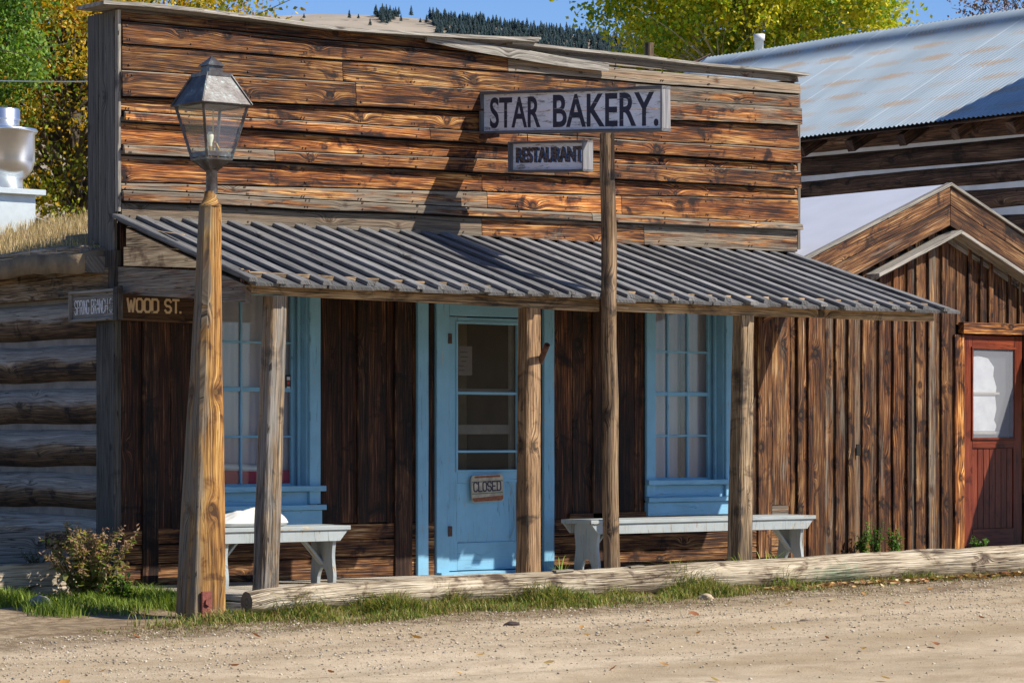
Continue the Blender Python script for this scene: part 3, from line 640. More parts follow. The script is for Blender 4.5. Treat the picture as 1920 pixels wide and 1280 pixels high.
def window(x0, x1, zs, zt, red):
    rec = .13
    w_ = MB(); cw = .10; y = -.055
    w_.box(x0, x0+cw, y, y+.03, zs-.11, zt, grain='z'); w_.box(x1-cw, x1, y, y+.03, zs-.11, zt, grain='z')
    w_.box(x0+cw+.002, x1-cw-.002, y+.002, y+.03, zt-.09, zt, grain='x')
    # reveals
    w_.box(x0+cw-.012, x0+cw+.010, -.024, rec+.03, zs, zt-.09, grain='z'); w_.box(x1-cw-.010, x1-cw+.012, -.024, rec+.03, zs, zt-.09, grain='z')
    w_.box(x1-cw-.035, x1-cw-.012, .05, .075, zs+.02, zt-.09, grain='z')
    frame = w_.build('window_frame', M['blue'], bak)
    s_ = MB(); s_.box(x0-.015, x1+.02, -.10, -.057, zs-.013, zs+.03); s_.box(x0+.012, x1-.012, -.022, rec, zs-.14, zs-.015, seg=2)
    s_.box(x0-.02, x1+.02, -.105, -.057, zs-.155, zs-.115); s_.box(x0-.005, x1-.002, -.075, -.03, zs-.27, zs-.157)
    s_.build('sill', M['blue'], frame)
    g0, g1 = x0+cw+.012, x1-cw-.012; yb = rec; ss = MB(); hgt = (zt-.09-zs); rail = .05
    ss.box(g0, g0+.045, yb-.02, yb+.015, zs, zt-.09, grain='z'); ss.box(g1-.045, g1, yb-.02, yb+.015, zs, zt-.09, grain='z')
    ss.box(g0+.046, g1-.046, yb-.018, yb+.015, zs, zs+.045); ss.box(g0+.046, g1-.046, yb-.018, yb+.015, zt-.14, zt-.09)
    iw = g1-g0-.09; zg = [zs+.045+(zt-.14-zs-.045)*k/4 for k in range(5)]
    for k in (1, 2, 3): h_ = .035 if k == 2 else .018; ss.box(g0+.046, g1-.046, yb-.012, yb+.01, zg[k]-h_/2, zg[k]+h_/2)
    for k in (1, 2): x = g0+.045+iw*k/3; ss.box(x-.009, x+.009, yb-.015, yb+.012, zs+.046, zt-.141, grain='z')
    sash = ss.build('sash', M['blue'], frame)
    g_ = MB(); g_.box(g0+.04, g1-.04, yb+.001, yb+.004, zs+.03, zt-.12, seg=1, jit=0); g_.build('pane', M['glass'], frame)
    c_ = MB(); N = 60; vs, fs, gs = [], [], []
    gap = None if red else (g0+iw*.68, g0+iw*.80)
    for i in range(N+1):
        x = g0+(g1-g0)*i/N; yy = yb+.07+.012*math.sin(x*23)+.006*math.sin(x*61+1)+(.03 if gap and gap[0] < x < gap[1] else 0)
        vs += [(x, yy, zs-.0), (x, yy, zt)]; gs += [(0, x, 0), (2, x, 0)]
    for i in range(N): fs.append([2*i, 2*i+2, 2*i+3, 2*i+1])
    c_.add(vs, fs, gs, (0, 1, 0), 0, True); c_.build('curtain', M['curtain'], frame)
    if gap:
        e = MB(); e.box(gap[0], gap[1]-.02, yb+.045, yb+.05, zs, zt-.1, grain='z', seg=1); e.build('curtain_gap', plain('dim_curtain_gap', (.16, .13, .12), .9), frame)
    if red:
        e = MB(); e.box(g0+.02, g1-.02, yb+.012, yb+.045, zs+.03, zs+.145, seg=1); e.build('red_bolster', plain('red_cloth', (.42, .02, .05), .8), frame)
        e = MB(); e.tube([(g0+.03, yb+.03, zs+.18), (g0+.3, yb+.03, zs+.165), (g1-.12, yb+.03, zs+.15)], .03, 8, mi=0); e.build('folded_cloth', M['sack'], frame)
    return frame
fl = window(wl0, wl1, zw(500, 918), 2.30, True)
st = MB(); x = wl1-.10-.012-.07; st.box(x-.02, x+.022, .12, .127, 1.45, 1.56, mi=0, seg=1, jit=0); st.box(x-.013, x+.016, .117, .1195, 1.52, 1.545, mi=1, seg=1, jit=0)
st.box(x-.010, x+.012, .117, .1195, 1.485, 1.512, mi=2, seg=1, jit=0); st.box(x-.013, x+.016, .117, .1195, 1.457, 1.472, mi=1, seg=1, jit=0)
st.build('sticker', [plain('black_sticker', (.02, .02, .02), .5), plain('sticker_white', (.6, .6, .6), .5), plain('sticker_red', (.5, .05, .03), .5)], fl)
window(wr0, wr1, zw(1290, 905), 2.30, False)

# door
for px in (775, 1012): m = MB(); m.plank((xw(px), -.062, 0.005), (0, 0, 2.3), (.105, 0, 0), (0, .034, 0)); m.build('door_casing', M['blue'], bak)
m = MB(); jw = .125
m.box(d0, d0+jw, -.05, -.0, .0, 2.155, grain='z'); m.box(d1-.09, d1, -.05, 0, 0, 2.155, grain='z'); m.box(d0+jw+.002, d1-.092, -.048, 0, 2.045, 2.155)
m.box(d0-.005, d1+.005, -.12, -.0, -.002, .022)
m.build('door_frame', M['blue'], bak)
L, R_ = d0+jw+.004, d1-.094; Wd = R_-L
m = MB(); y0, y1 = -.034, -.004; zt = 2.035
sl_, sr_ = L+.085, R_-.045; zb_, zt_ = zw(905, 880), zw(905, 608)
m.box(L, sl_, y0, y1, .03, zt, grain='z'); m.box(sr_, R_, y0, y1, .03, zt, grain='z'); m.box(sl_+.001, sr_-.001, y0+.001, y1, zt_, zt); m.box(sl_+.001, sr_-.001, y0+.001, y1, .03, .25)
m.box(sl_+.001, sr_-.001, y0+.001, y1, .72, zb_); m.box(sl_+.001, sr_-.001, y0+.010, y1, .251, .719, grain='z')
for (a, b, c, d) in ((sl_-.018, sr_+.018, zt_, zt_+.02), (sl_-.018, sr_+.018, zb_-.02, zb_)): m.box(a, b, y0-.010, y0-.001, c, d)
m.box(sl_-.018, sl_, y0-.010, y0-.001, zb_+.001, zt_-.001, grain='z'); m.box(sr_, sr_+.018, y0-.010, y0-.001, zb_+.001, zt_-.001, grain='z')
for py, h_ in ((737, .022), (846, .02)): z = zw(905, py); m.box(sl_+.001, sr_-.001, y0+.004, y0+.02, z-h_/2, z+h_/2)
door = m.build('screen_door', M['blue'], bak); door['label'] = 'pale blue screen door standing closed'
m = MB()
z = zw(905, 803); m.box(sl_, sr_, .035, .05, z-.045, z+.03); z = zw(905, 733); m.box(sl_, sr_, .034, .05, z-.03, z+.02)
m.box(sl_-.02, sl_+.03, .034, .06, .3, 2.0, grain='z'); m.box(sr_-.02, sr_+.03, .034, .06, .3, 2.0, grain='z')
m.build('inner_door_rail', plain('inner_rail_paint', (.62, .6, .52), .8), door)
def screen():
    s = NT('insect_screen'); tr = s.n('BsdfTransparent'); df = s.n('BsdfDiffuse', {'Color': c4((.10, .085, .065))})
    mx = s.n('MixShader', {0: .36, 1: tr.outputs[0], 2: df.outputs[0]}); s.t.links.new(mx.outputs[0], s.out.inputs[0]); return s.m
m = MB(); m.box(sl_, sr_, y0+.021, y0+.022, zb_, zt_, seg=1, jit=0); m.build('screen_mesh', screen(), door)
m = MB(); m.box(sr_-.22, sr_-.10, .5, .55, .1, 2.2, grain='z'); m.build('inner_post', plain('pale_inner_post', (.5, .4, .22), .9), door)
for py in (635, 995): m = MB(); z = zw(838, py); m.box(L-.02, L+.014, y0-.03, y0-.016, z-.04, z+.04, grain='z'); m.build('hinge', M['iron'], door)
m = MB(); xx = xw(948); pts = [(xw(945), -.05, zw(945, 903)), (xw(950), -.05, zw(950, 908)), (xw(957), -.05, zw(957, 925)), (xw(957), -.05, zw(957, 985)), (xw(950), -.05, zw(950, 1008))]
m.tube(pts, .006, 6); m.build('bell_cord', plain('dull_blue_cord', (.2, .33, .4), .6), door)
# note behind the screen
m = MB(); x = sl_+.005; m.plank((x, -.009, zw(865, 703)), (.16, 0, .0), (0, 0, .23), (0, .002, 0), mi=0, seg=2, jit=0)
for k in range(5):
    a = .02+random.uniform(0, .03); m.box(x+a, x+a+random.uniform(.05, .10), -.0105, -.0097, zw(865, 660+k*8.5)-.003, zw(865, 660+k*8.5)+.002, mi=1, seg=1, jit=0)
tag(m.build('paper_notice', [M['paper'], plain('pen_ink', (.08, .07, .08), .8)]), 'small white paper notice with handwriting behind the screen of the blue door', 'notice')

# porch
XP = onY(1150, 550, -1.86).x
def rz(y): return 2.715+.296*y
m = MB(); per = .197; x = .0; k = 0; rp = random.Random(9)
sl3 = Vector((0, -1, -.296)).normalized(); nr = Vector((0, -.296, 1)).normalized(); nr = Vector((0, -.2838, .9589))
x = -.02
while x < X1+.03:
    ln = 1.93+rp.uniform(-.02, .02); right = x > XP-.04
    if abs(x-XP) < .1 and x < XP: ln += .03
    o = Vector((x, -.022, rz(-.022)-.055+(-.012 if right else 0)))
    m.plank(o, sl3*ln, (min(per-.012, 9), 0, 0), nr*.022, (.6+rp.uniform(-.2, .3), rp.uniform(.5, .8), 0), jit=.003)
    m.plank(Vector((x-.045+rp.uniform(-.008, .008), -.022, rz(-.022)-.055+(-.012 if right else 0)))+nr*.0235, sl3*(ln+rp.uniform(-.02, .045)), (.080+rp.uniform(-.012, .010), 0, 0), nr*.028, (.6+rp.uniform(-.2, .3), rp.uniform(.8, 1.3), 0), jit=.005, bow=rp.uniform(-.004, .006))
    x += per
m.build('porch_roof', M['roofw'], bak)
zb0, zb1 = onY(478, 550, -1.72).z, onY(1730, 602, -1.72).z
m = MB(); xe = X1-.06
def slantbeam(x0, x1, za, zb, h, y0, y1, ti): m.plank((x0, y0, za), (x1-x0, 0, zb-za), (0, 0, h), (0, y1-y0, 0), ti, jit=.004)
zz = lambda x: zb0+(zb1-zb0)*x/X1
zpl, zpr = onY(1140, 584, -1.72).z, onY(1162, 583, -1.72).z
slantbeam(.03, XP-.02, zz(0), zpl, .15, -1.72, -1.63, (.22, 1.0, 0)); slantbeam(XP+.10, xe, zpr, zz(xe), .15, -1.715, -1.63, (.10, 1.2, 0))
m.build('porch_beam', M['post'], bak)
m = MB()   # rafters and rear ledger under the roof
for i in range(9):
    x = .1+i*(X1-.25)/8; m.plank((x, -.03, rz(-.03)-.15), sl3*1.7, (.05, 0, 0), nr*.085, (.2, .7, 0))
m.plank((.05, -.06, 2.52), (X1-.1, 0, 0), (0, 0, .09), (0, .03, 0), (.2, .7, 0)); m.build('rafters', M['dark'], bak)
m = MB()   # open end gable boards: pale new boards
def endboard(z0a, z0b, z1a, z1b, ya, yb, ti, th=.024, x=.0, seg=8):
    sd = Vector([random.uniform(-90, 90) for _ in range(3)]); vs, gs, fs = [], [], []
    for i in range(seg+1):
        t = i/seg; y = ya+(yb-ya)*t; lo = z0a+(z0b-z0a)*t; hi = min(z1a+(z1b-z1a)*t, rz(y)-.085); hi = max(hi, lo+.002)
        for (xx, z) in ((x, lo), (x, hi), (x+th, hi), (x+th, lo)): vs.append((xx, y, z)); gs.append(Vector((-y, z, xx))+sd)
    for i in range(seg):
        for q in range(4): fs.append([i*4+q, i*4+(q+1) % 4, (i+1)*4+(q+1) % 4, (i+1)*4+q])
    fs += [[3, 2, 1, 0], [seg*4+q for q in range(4)]]; m.add(vs, fs, gs, ti)
endboard(2.325, 2.23, 2.46, 2.36, -.09, -1.66, (.0, 2.0, 0)); endboard(2.464, 2.364, 2.60, 2.5, -.12, -1.3, (.0, 1.9, 0), x=.004); endboard(2.604, 2.504, 2.75, 2.64, -.14, -.9, (.0, 1.9, 0))
m.build('gable_infill', M['pale'], bak)
m = MB(); endboard(2.125, 2.00, 2.32, 2.20, -.03, -1.735, (.55, 1.15, 0), th=.05, x=-.015)
m.plank((.0, -1.70, 2.02), (0, 0, .2), (.05, 0, 0), (0, .05, 0), (.0, 1.1, 0)); m.build('end_beam', M['board'], bak)
def porch_post(pt, pb, yb=-1.68, wtop=.128, wbot=.14, ti=(.5, 1., 0), zt=2.05):
    a = onY(pb, HY, yb).x; b = onY(pt, HY, yb).x; m = MB(); N = 16; sd = Vector([random.uniform(-90, 90) for _ in range(3)]); vs, gs, fs = [], [], []
    for i in range(N+1):
        t = i/N; z = -.01+(zt+.01)*t; x = a+(b-a)*t+.008*noise.noise(Vector((t*3, pb, 0))); w2 = (wbot+(wtop-wbot)*t)/2*(1+.05*noise.noise(Vector((t*6, pb, 3)))); c_ = .012+.006*noise.noise(Vector((t*5, pb, 8)))
        for (p, q) in ((-w2+c_, -w2), (w2-c_, -w2), (w2, -w2+c_), (w2, w2-c_), (w2-c_, w2), (-w2+c_, w2), (-w2, w2-c_), (-w2, -w2+c_)):
            vs.append((x+p, yb+q, z)); gs.append(Vector((z, p+q*.7, q))+sd)
    for i in range(N):
        for q in range(8): fs.append([i*8+q, i*8+(q+1) % 8, (i+1)*8+(q+1) % 8, (i+1)*8+q])
    fs += [list(range(7, -1, -1)), [N*8+q for q in range(8)]]; m.add(vs, fs, gs, ti)
    return m
porch_post(516, 497, ti=(.45, .85, 0), zt=2.05).build('porch_post', M['post'], bak)
pp = porch_post(993, 990, ti=(.12, .85, .55), zt=2.03).build('porch_post', M['post'], bak)
m = MB(); a = onY(1012, 680, -1.72); b = onY(1026, 646, -1.86); m.tube([a, b], .022, 12, caps=False); m.tube([a, b], .016, 12, caps=False); m.build('iron_pipe', M['iron'], pp)
porch_post(1394, 1386, ti=(.3, .88, 0), zt=2.03, wbot=.15).build('porch_post', M['post'], bak)
m = MB(); x = -.0; rf = random.Random(2)
while x < X1-.02:
    wd = rf.uniform(.13, .2); m.plank((x, -2.0, -.035+rf.uniform(0, .004)), (0, 1.97, 0), (wd-.006, 0, 0), (0, 0, .035), (.8, rf.uniform(1.0, 1.35), 0)); x += wd
m.plank((-.03, -2.02, -.14), (0, 2.0, 0), (0, 0, .10), (.028, 0, 0), (.85, 1.2, 0)); m.plank((-.0, -2.035, -.14), (X1, 0, 0), (0, 0, .10), (0, .03, 0), (.7, 1, 0))
m.build('porch_floor', M['log'], bak)

# side log wall (faces -x) and sod roof
m = MB(); mc = MB(); zs = -.12; rl = random.Random(8); k = 0; SZ = []
while zs < 2.28:
    r_ = .145 if zs > .2 else .18; pts = []; rr_ = []
    for i in range(30):
        y = .2+i*.36; pts.append((.10+.01*noise.noise(Vector((y, zs, 0))), y, zs+r_*.7+.018*noise.noise(Vector((y*1.3, zs*7, 1)))+.010*y*(0 if k > 6 else 0))); rr_.append(r_*(.98+.07*noise.noise(Vector((y*.8, zs*3, 7)))))
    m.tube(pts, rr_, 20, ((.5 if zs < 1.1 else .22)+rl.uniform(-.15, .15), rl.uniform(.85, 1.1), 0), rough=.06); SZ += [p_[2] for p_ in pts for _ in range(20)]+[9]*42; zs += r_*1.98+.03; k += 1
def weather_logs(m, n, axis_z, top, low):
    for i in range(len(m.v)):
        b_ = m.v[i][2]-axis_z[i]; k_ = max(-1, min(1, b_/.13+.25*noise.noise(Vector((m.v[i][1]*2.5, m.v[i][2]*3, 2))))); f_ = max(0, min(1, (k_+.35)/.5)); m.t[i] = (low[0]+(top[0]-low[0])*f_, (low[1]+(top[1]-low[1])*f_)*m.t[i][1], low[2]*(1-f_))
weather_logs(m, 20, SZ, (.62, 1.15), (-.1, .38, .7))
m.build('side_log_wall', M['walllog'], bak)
mc.box(.055, .2, .2, 10.5, -.1, 2.33, grain='y'); mc.build('chinking', M['chink'], bak)
m = MB(); m.plank((-.05, .05, 2.12), (0, 10.5, 0), (0, 0, .2), (.1, 0, 0), (.35, .9, 0)); m.tube([(-.16, .18+i*.7, 2.43+.012*math.sin(i*2.)) for i in range(16)], .055, 12, (.3, 1.9, 0), rough=.12)
m.plank((-.20, .10, 2.28), (0, .05, 0), (0.25, 0, .0), (0, 0, .12), (.7, .7, 0)); m.build('eave_pole', M['walllog'], bak)
RX = 3.4; RZ0 = 2.42; RZ1 = 3.19
V = []; fs = []; ny, nx_ = 80, 30
def sod_z(x, y):
    t = (x+.25)/(RX+.25) if x <= RX else (X1+.25-x)/(X1+.25-RX)
    return RZ0+(RZ1-RZ0)*t+.035*noise.noise(Vector((x*1.7, y*1.7, 0)))+.02*noise.noise(Vector((x*6, y*6, 0)))
for j in range(ny):
    for i in range(nx_): x = -.25+(X1+.5)*i/(nx_-1); y = .12+10.4*j/(ny-1); V.append((x, y, sod_z(x, y)))
b0 = len(V)
for j in range(ny):
    for i in range(nx_): x = -.25+(X1+.5)*i/(nx_-1); y = .12+10.4*j/(ny-1); V.append((x, y, sod_z(x, y)-.14))
idx = lambda i, j, t=0: t*b0+j*nx_+i
for j in range(ny-1):
    for i in range(nx_-1): fs.append((idx(i, j), idx(i+1, j), idx(i+1, j+1), idx(i, j+1))); fs.append((idx(i, j+1, 1), idx(i+1, j+1, 1), idx(i+1, j, 1), idx(i, j, 1)))
for j in range(ny-1): fs.append((idx(0, j), idx(0, j+1), idx(0, j+1, 1), idx(0, j, 1))); fs.append((idx(nx_-1, j, 1), idx(nx_-1, j+1, 1), idx(nx_-1, j+1), idx(nx_-1, j)))
for i in range(nx_-1): fs.append((idx(i, 0, 1), idx(i+1, 0, 1), idx(i+1, 0), idx(i, 0)))
npmesh('sod_roof', V, fs, plain('sod_earth', (.20, .145, .085), .95, 0, .45, 5., .8), parent=bak)
m = MB(); m.box(.25, X1-.05, 10.3, 10.4, 0, 3.2); m.box(X1-.12, X1-.03, .35, 10.3, 0, 2.4, grain='y'); m.build('rear_wall', M['dark'], bak)

def blades(n, fpos, hgt, wid, cols, seed, lean=.5, mat='blade', name='grass', seg=3, label=None, cat=None, kind='stuff', parent=None):
    rr = np.random.default_rng(seed); P = np.array([fpos(rr) for _ in range(n)]); hh = hgt*rr.uniform(.35, 1.2, n)
    if P.shape[1] == 4: hh *= P[:, 3]; P = P[:, :3]
    az = rr.uniform(0, 2*math.pi, n); d = np.stack([np.cos(az), np.sin(az), 0*az], 1); sd = np.stack([-np.sin(az), np.cos(az), 0*az], 1); ln = rr.uniform(.05, lean, n)*hh
    V = np.zeros((n, 2*seg+1, 3)); 
    for k in range(seg+1):
        t = k/seg; c = P+d*(ln*t**2)[:, None]; c[:, 2] += hh*(t-.25*t**3*lean); wv = wid*(1-t)**.7
        if k < seg: V[:, 2*k] = c-sd*wv/2; V[:, 2*k+1] = c+sd*wv/2
        else: V[:, 2*seg] = c
    T = np.repeat((np.array(cols)[rr.integers(0, len(cols), n)]*rr.uniform(.75, 1.25, (n, 1)))[:, None, :], 2*seg+1, 1)
    F4 = []
    base = np.arange(n)[:, None]*(2*seg+1)
    for k in range(seg-1): F4.append(np.concatenate([base+2*k, base+2*k+1, base+2*k+3], 1)); F4.append(np.concatenate([base+2*k, base+2*k+3, base+2*k+2], 1))
    F4.append(np.concatenate([base+2*seg-2, base+2*seg-1, base+2*seg], 1))
    o = npmesh(name, V.reshape(-1, 3), np.concatenate(F4), M[mat], T.reshape(-1, 3), parent)
    return tag(o, label, cat, kind=kind)
DRY = [(.46, .33, .16), (.56, .42, .22), (.36, .25, .12), (.62, .50, .30), (.30, .2, .1)]
def froof(rr):
    while True:
        x = rr.uniform(-.22, RX+.3); y = rr.uniform(.15, 10.2)
        c = noise.noise(Vector((x*1.6, y*1.6, 5)))
        if rr.random() < .45+c: return (x, y, sod_z(x, y)-.01, .5+.7*max(0, c+.3)+.4*(x > 2.2))
blades(30000, froof, .13, .006, DRY, 21, .7, name='dry_roof_grass', label='dry straw-coloured grass growing on the sod roof at left', cat='grass')

# exhaust vent
vc = CAM+ray(5, HY)*28.2; vx, vy = vc.x, vc.y
m = MB(); m.lathe((vx, vy, 0), [(.20, 3.50), (.20, 3.62), (.235, 3.64), (.29, 3.71), (.315, 3.80), (.315, 4.06), (.335, 4.075), (.345, 4.095), (.335, 4.112), (.30, 4.115), (.10, 4.115)], 36); vent = m.build('exhaust_vent', M['galv'], bak)
vent['label'] = 'round spun aluminium kitchen exhaust hood on the sod roof'
m = MB(); m.lathe((vx, vy, 0), [(.16, 4.10), (.165, 4.12), (.165, 4.19), (.176, 4.195), (.176, 4.21), (.17, 4.215), (.17, 4.30), (.155, 4.315), (0, 4.32)], 32); m.build('motor_cap', M['galv'], vent)
m = MB(); m.box(vx-.31, vx+.31, vy-.31, vy+.31, 3.455, 3.51, jit=0, seg=1); m.frus((vx, vy), .47, .47, 2.75, 3.455); m.build('roof_kerb', M['galvflat'], vent)
m = MB(); m.plank((vx+.24, vy-.1, 3.27), (.45, 0, -.12), (0, .4, 0), (0, 0, .01), jit=0); m.build('flashing', M['galvflat'], vent)

# ------------------------------------------------------------------ lettering helpers
def textmesh(name, body, size, o, ux, uy, mat, parent, sx=1., bold=0., depth=.002, align='LEFT', shear=0.):
    cu = bpy.data.curves.new(name, 'FONT'); cu.body = body; cu.size = size; cu.offset = bold; cu.extrude = depth/2; cu.resolution_u = 5; cu.align_x = align
    ob = bpy.data.objects.new('tmp_text', cu); COL.objects.link(ob); dg = bpy.context.evaluated_depsgraph_get(); dg.update()
    me = bpy.data.meshes.new_from_object(ob.evaluated_get(dg)); bpy.data.objects.remove(ob); bpy.data.curves.remove(cu)
    ux, uy = Vector(ux).normalized(), Vector(uy).normalized(); uz = ux.cross(uy); o = Vector(o)
    n = len(me.vertices); sd = Vector((random.uniform(-9, 9), 0, 0)); gr = []
    for v in me.vertices:
        c = v.co.copy(); gr += [c.x*sx+sd.x, c.y, 0]; v.co = o+ux*(c.x*sx+c.y*shear)+uy*c.y+uz*c.z
    at = me.attributes.new('grain', 'FLOAT_VECTOR', 'POINT'); at.data.foreach_set('vector', gr)
    me.name = name; me.materials.clear(); me.materials.append(mat); ob = bpy.data.objects.new(name, me); COL.objects.link(ob)
    ob.parent = parent; ob.matrix_parent_inverse = parent_matrix(parent).inverted(); return ob
GL = {  # octagonal stroke letters on a 4 x 6 grid
 'W': [[(0, 6), (1.2, 0), (2.4, 5), (3.6, 0), (4.8, 6)]], 'O': [[(1, 0), (0, 1), (0, 5), (1, 6), (3, 6), (4, 5), (4, 1), (3, 0), (1, 0)]], 'D': [[(0, 0), (0, 6), (3, 6), (4, 5), (4, 1), (3, 0), (0, 0)]],
 'S': [[(4, 5), (3, 6), (1, 6), (0, 5), (0, 4), (1, 3.1), (3, 2.9), (4, 2), (4, 1), (3, 0), (1, 0), (0, 1)]], 'T': [[(0, 6), (4, 6)], [(2, 6), (2, 0)]], '.': [[(.0, .0), (.0, .35)]],
 'P': [[(0, 0), (0, 6), (3, 6), (4, 5), (4, 3.8), (3, 2.9), (0, 2.9)]], 'R': [[(0, 0), (0, 6), (3, 6), (4, 5), (4, 3.8), (3, 2.9), (0, 2.9)], [(2.2, 2.9), (4, 0)]], 'I': [[(.3, 0), (.3, 6)]], 'N': [[(0, 0), (0, 6), (4, 0), (4, 6)]],
 'G': [[(4, 5), (3, 6), (1, 6), (0, 5), (0, 1), (1, 0), (3, 0), (4, 1), (4, 2.8), (2.4, 2.8)]], 'B': [[(0, 0), (0, 6), (3, 6), (4, 5), (4, 4), (3, 3.1), (0, 3.1)], [(3, 3.1), (4, 2.2), (4, 1), (3, 0), (0, 0)]], 'A': [[(0, 0), (1.8, 6), (2.2, 6), (4, 0)], [(.8, 2), (3.2, 2)]],
 'C': [[(4, 5), (3, 6), (1, 6), (0, 5), (0, 1), (1, 0), (3, 0), (4, 1)]], 'H': [[(0, 0), (0, 6)], [(4, 0), (4, 6)], [(0, 3), (4, 3)]], 'L': [[(0, 6), (0, 0), (3.6, 0)]], 'E': [[(3.7, 6), (0, 6), (0, 0), (3.7, 0)], [(0, 3), (3, 3)]]}
ADV = {'W': 6.2, 'I': 2.2, '.': 1.5, ' ': 3.4, 'T': 5.2, 'L': 5.0}
def strokes(m, s, o, ux, uy, h, width, th, sx=1., mi=0, serif=False):
    ux, uy = Vector(ux).normalized(), Vector(uy).normalized(); uz = ux.cross(uy); k = h/6; wsum = sum(ADV.get(c, 5.4) for c in s)-1.2; fx = width/wsum; x = 0; o = Vector(o)
    zl = 0
    for c in s:
        for pl in GL.get(c, []):
            for (a, b) in zip(pl, pl[1:]):
                A = Vector(((x+a[0])*fx, a[1]*k, 0)); B = Vector(((x+b[0])*fx, b[1]*k, 0)); d = (B-A).normalized(); nn = Vector((-d.y, d.x, 0))*th/2; e = d*th*.35; zl = (zl+1) % 5
                q = [A-e-nn, B+e-nn, B+e+nn, A-e+nn]; lift = .0006+zl*.00012
                vs = [o+ux*p.x+uy*p.y+uz*lift for p in q]+[o+ux*p.x+uy*p.y-uz*.0004 for p in q]
                m.add(vs, [[0, 1, 2, 3], [0, 3, 7, 4], [0, 4, 5, 1], [1, 5, 6, 2], [2, 6, 7, 3]], [(p.x, p.y, 0) for p in q]*2, (0, 1, 0), mi)
            if serif:
                for p in (pl[0], pl[-1]):
                    if p[1] in (0, 6): A = Vector(((x+p[0])*fx, p[1]*k, 0)); q = [A+Vector((-.9*fx, -th*.25, 0)), A+Vector((.9*fx, -th*.25, 0)), A+Vector((.9*fx, th*.25, 0)), A+Vector((-.9*fx, th*.25, 0))]; m.add([o+ux*v.x+uy*v.y+uz*.0014 for v in q], [[0, 1, 2, 3]], [(0, 0, 0)]*4, (0, 1, 0), mi)
        x += ADV.get(c, 5.4)
def worn(name, col, under, thr, scale=(9, 30, 1), fade=None, rough=.7):
    s = NT(name); g = s.attr('grain').outputs['Vector']; sp = s.n('SeparateXYZ', {0: g})
    n = s.noise(s.vm('MULTIPLY', g, scale), 1, 5, .7)
    if fade: n = s.m_('SUBTRACT', n, s.m_('MULTIPLY', sp.outputs[0], fade))
    s.set(s.b.inputs['Base Color'], s.mix(s.ramp(n, [(thr-.03, 0.), (thr+.03, 1.)]), c4(under), c4(col))); s.b.inputs['Roughness'].default_value = rough; return s.m

# ------------------------------------------------------------------ star bakery sign on its pole (a board at right angles to the wall)
SX0 = onY(898, 210, -.07).x
def frame_sign(parent, A0, A1, B0, B1, th, fw, facemat, framemat, names=('sign_board', 'sign_frame')):
    """quad with left-bottom A0, left-top A1, right-bottom B0, right-top B1; faces -x"""
    A0, A1, B0, B1 = map(Vector, (A0, A1, B0, B1)); ux = (B0-A0).normalized(); uy = (A1-A0).normalized(); nz = ux.cross(uy).normalized(); L = (B0-A0).length; H = (A1-A0).length
    m = MB(); m.plank(A0+ux*fw*.5+uy*fw*.5-nz*(th*.5+.012), ux*(L-fw), uy*(H/2-fw*.5-.0015), nz*.02, (.3, 1, 0)); m.plank(A0+ux*fw*.5+uy*(H/2+.0015)-nz*(th*.5+.012), ux*(L-fw), uy*(H/2-fw*.5), nz*.02, (.3, 1, 0))
    bd = m.build(names[0], facemat, parent); m = MB()
    m.plank(A0-nz*th, ux*L, uy*fw, nz*th, (.5, .8, 0)); m.plank(A1-uy*fw-nz*th, ux*L, uy*fw, nz*th, (.5, .8, 0))
    m.plank(A0+uy*(fw+.001)-nz*th, uy*(H-2*fw-.002), ux*fw, nz*th, (.6, .8, 0)); m.plank(B0+uy*(fw+.001)-ux*fw-nz*th, uy*(H-2*fw-.002), ux*fw, nz*(th-.002), (.6, 1.4, 0))
    m.build(names[1], framemat, parent); return ux, uy, nz, L, H, bd
sA1 = onX(898, 172, SX0); sA0 = onX(898, 251, SX0); sB1 = onX(1241, 159, SX0); sB0 = onX(1241, 246, SX0)
sA0.y = sA1.y = (sA0.y+sA1.y)/2; sB0.y = sB1.y = (sB0.y+sB1.y)/2
sign = empty('bakery_sign', 'large framed white board reading STAR BAKERY. on a tall round post through the porch eave', 'sign', (XP, -1.9, 0))
ux, uy, nz, L, H, bd = frame_sign(sign, sA0, sA1, sB0, sB1, .085, .022, M['signwhite'], M['signframe'])
nv = worn('navy_sign_paint', (.028, .030, .055), (.34, .32, .30), .36, (7, 34, 1))
fo = sA0-nz*(.0425+.012-.0203)
t0 = textmesh('lettering', 'STAR', H*.98, fo+ux*L*.052+uy*H*.16, ux, uy, nv, sign, sx=.62*L/1.49*1.0, bold=.006)
t1 = textmesh('lettering', 'BAKERY.', H*.98, fo+ux*L*.41+uy*H*.16, ux, uy, nv, sign, sx=.62, bold=.006)
def fit(ob, u0, u1, v0, v1):
    """scale the lettering on its board to span u0..u1 by v0..v1"""
    us = [(v.co-fo_).y/ux.y for v in ob.data.vertices]; vs_ = [((v.co-fo_)-ux*u_).z/uy.z for v, u_ in zip(ob.data.vertices, us)]; a, b, c, d = min(us), max(us), min(vs_), max(vs_)
    for v, u_, w_ in zip(ob.data.vertices, us, vs_): v.co += ux*((u0+(u_-a)*(u1-u0)/(b-a))-u_)+uy*((v0+(w_-c)*(v1-v0)/(d-c))-w_)
fo_ = fo
fit(t0, L*.045, L*.335, H*.13, H*.86); fit(t1, L*.405, L*.965, H*.12, H*.88)
t2 = textmesh('lettering', 'OTT N', .03, fo+ux*.03+uy*.035, ux, uy, nv, sign, sx=1., bold=0.0)
fit(t2, .03, .10, .03, .055)
m = MB(); pb = onY(1147, 1062, -1.9); pt = onY(1139, 250, -1.9)
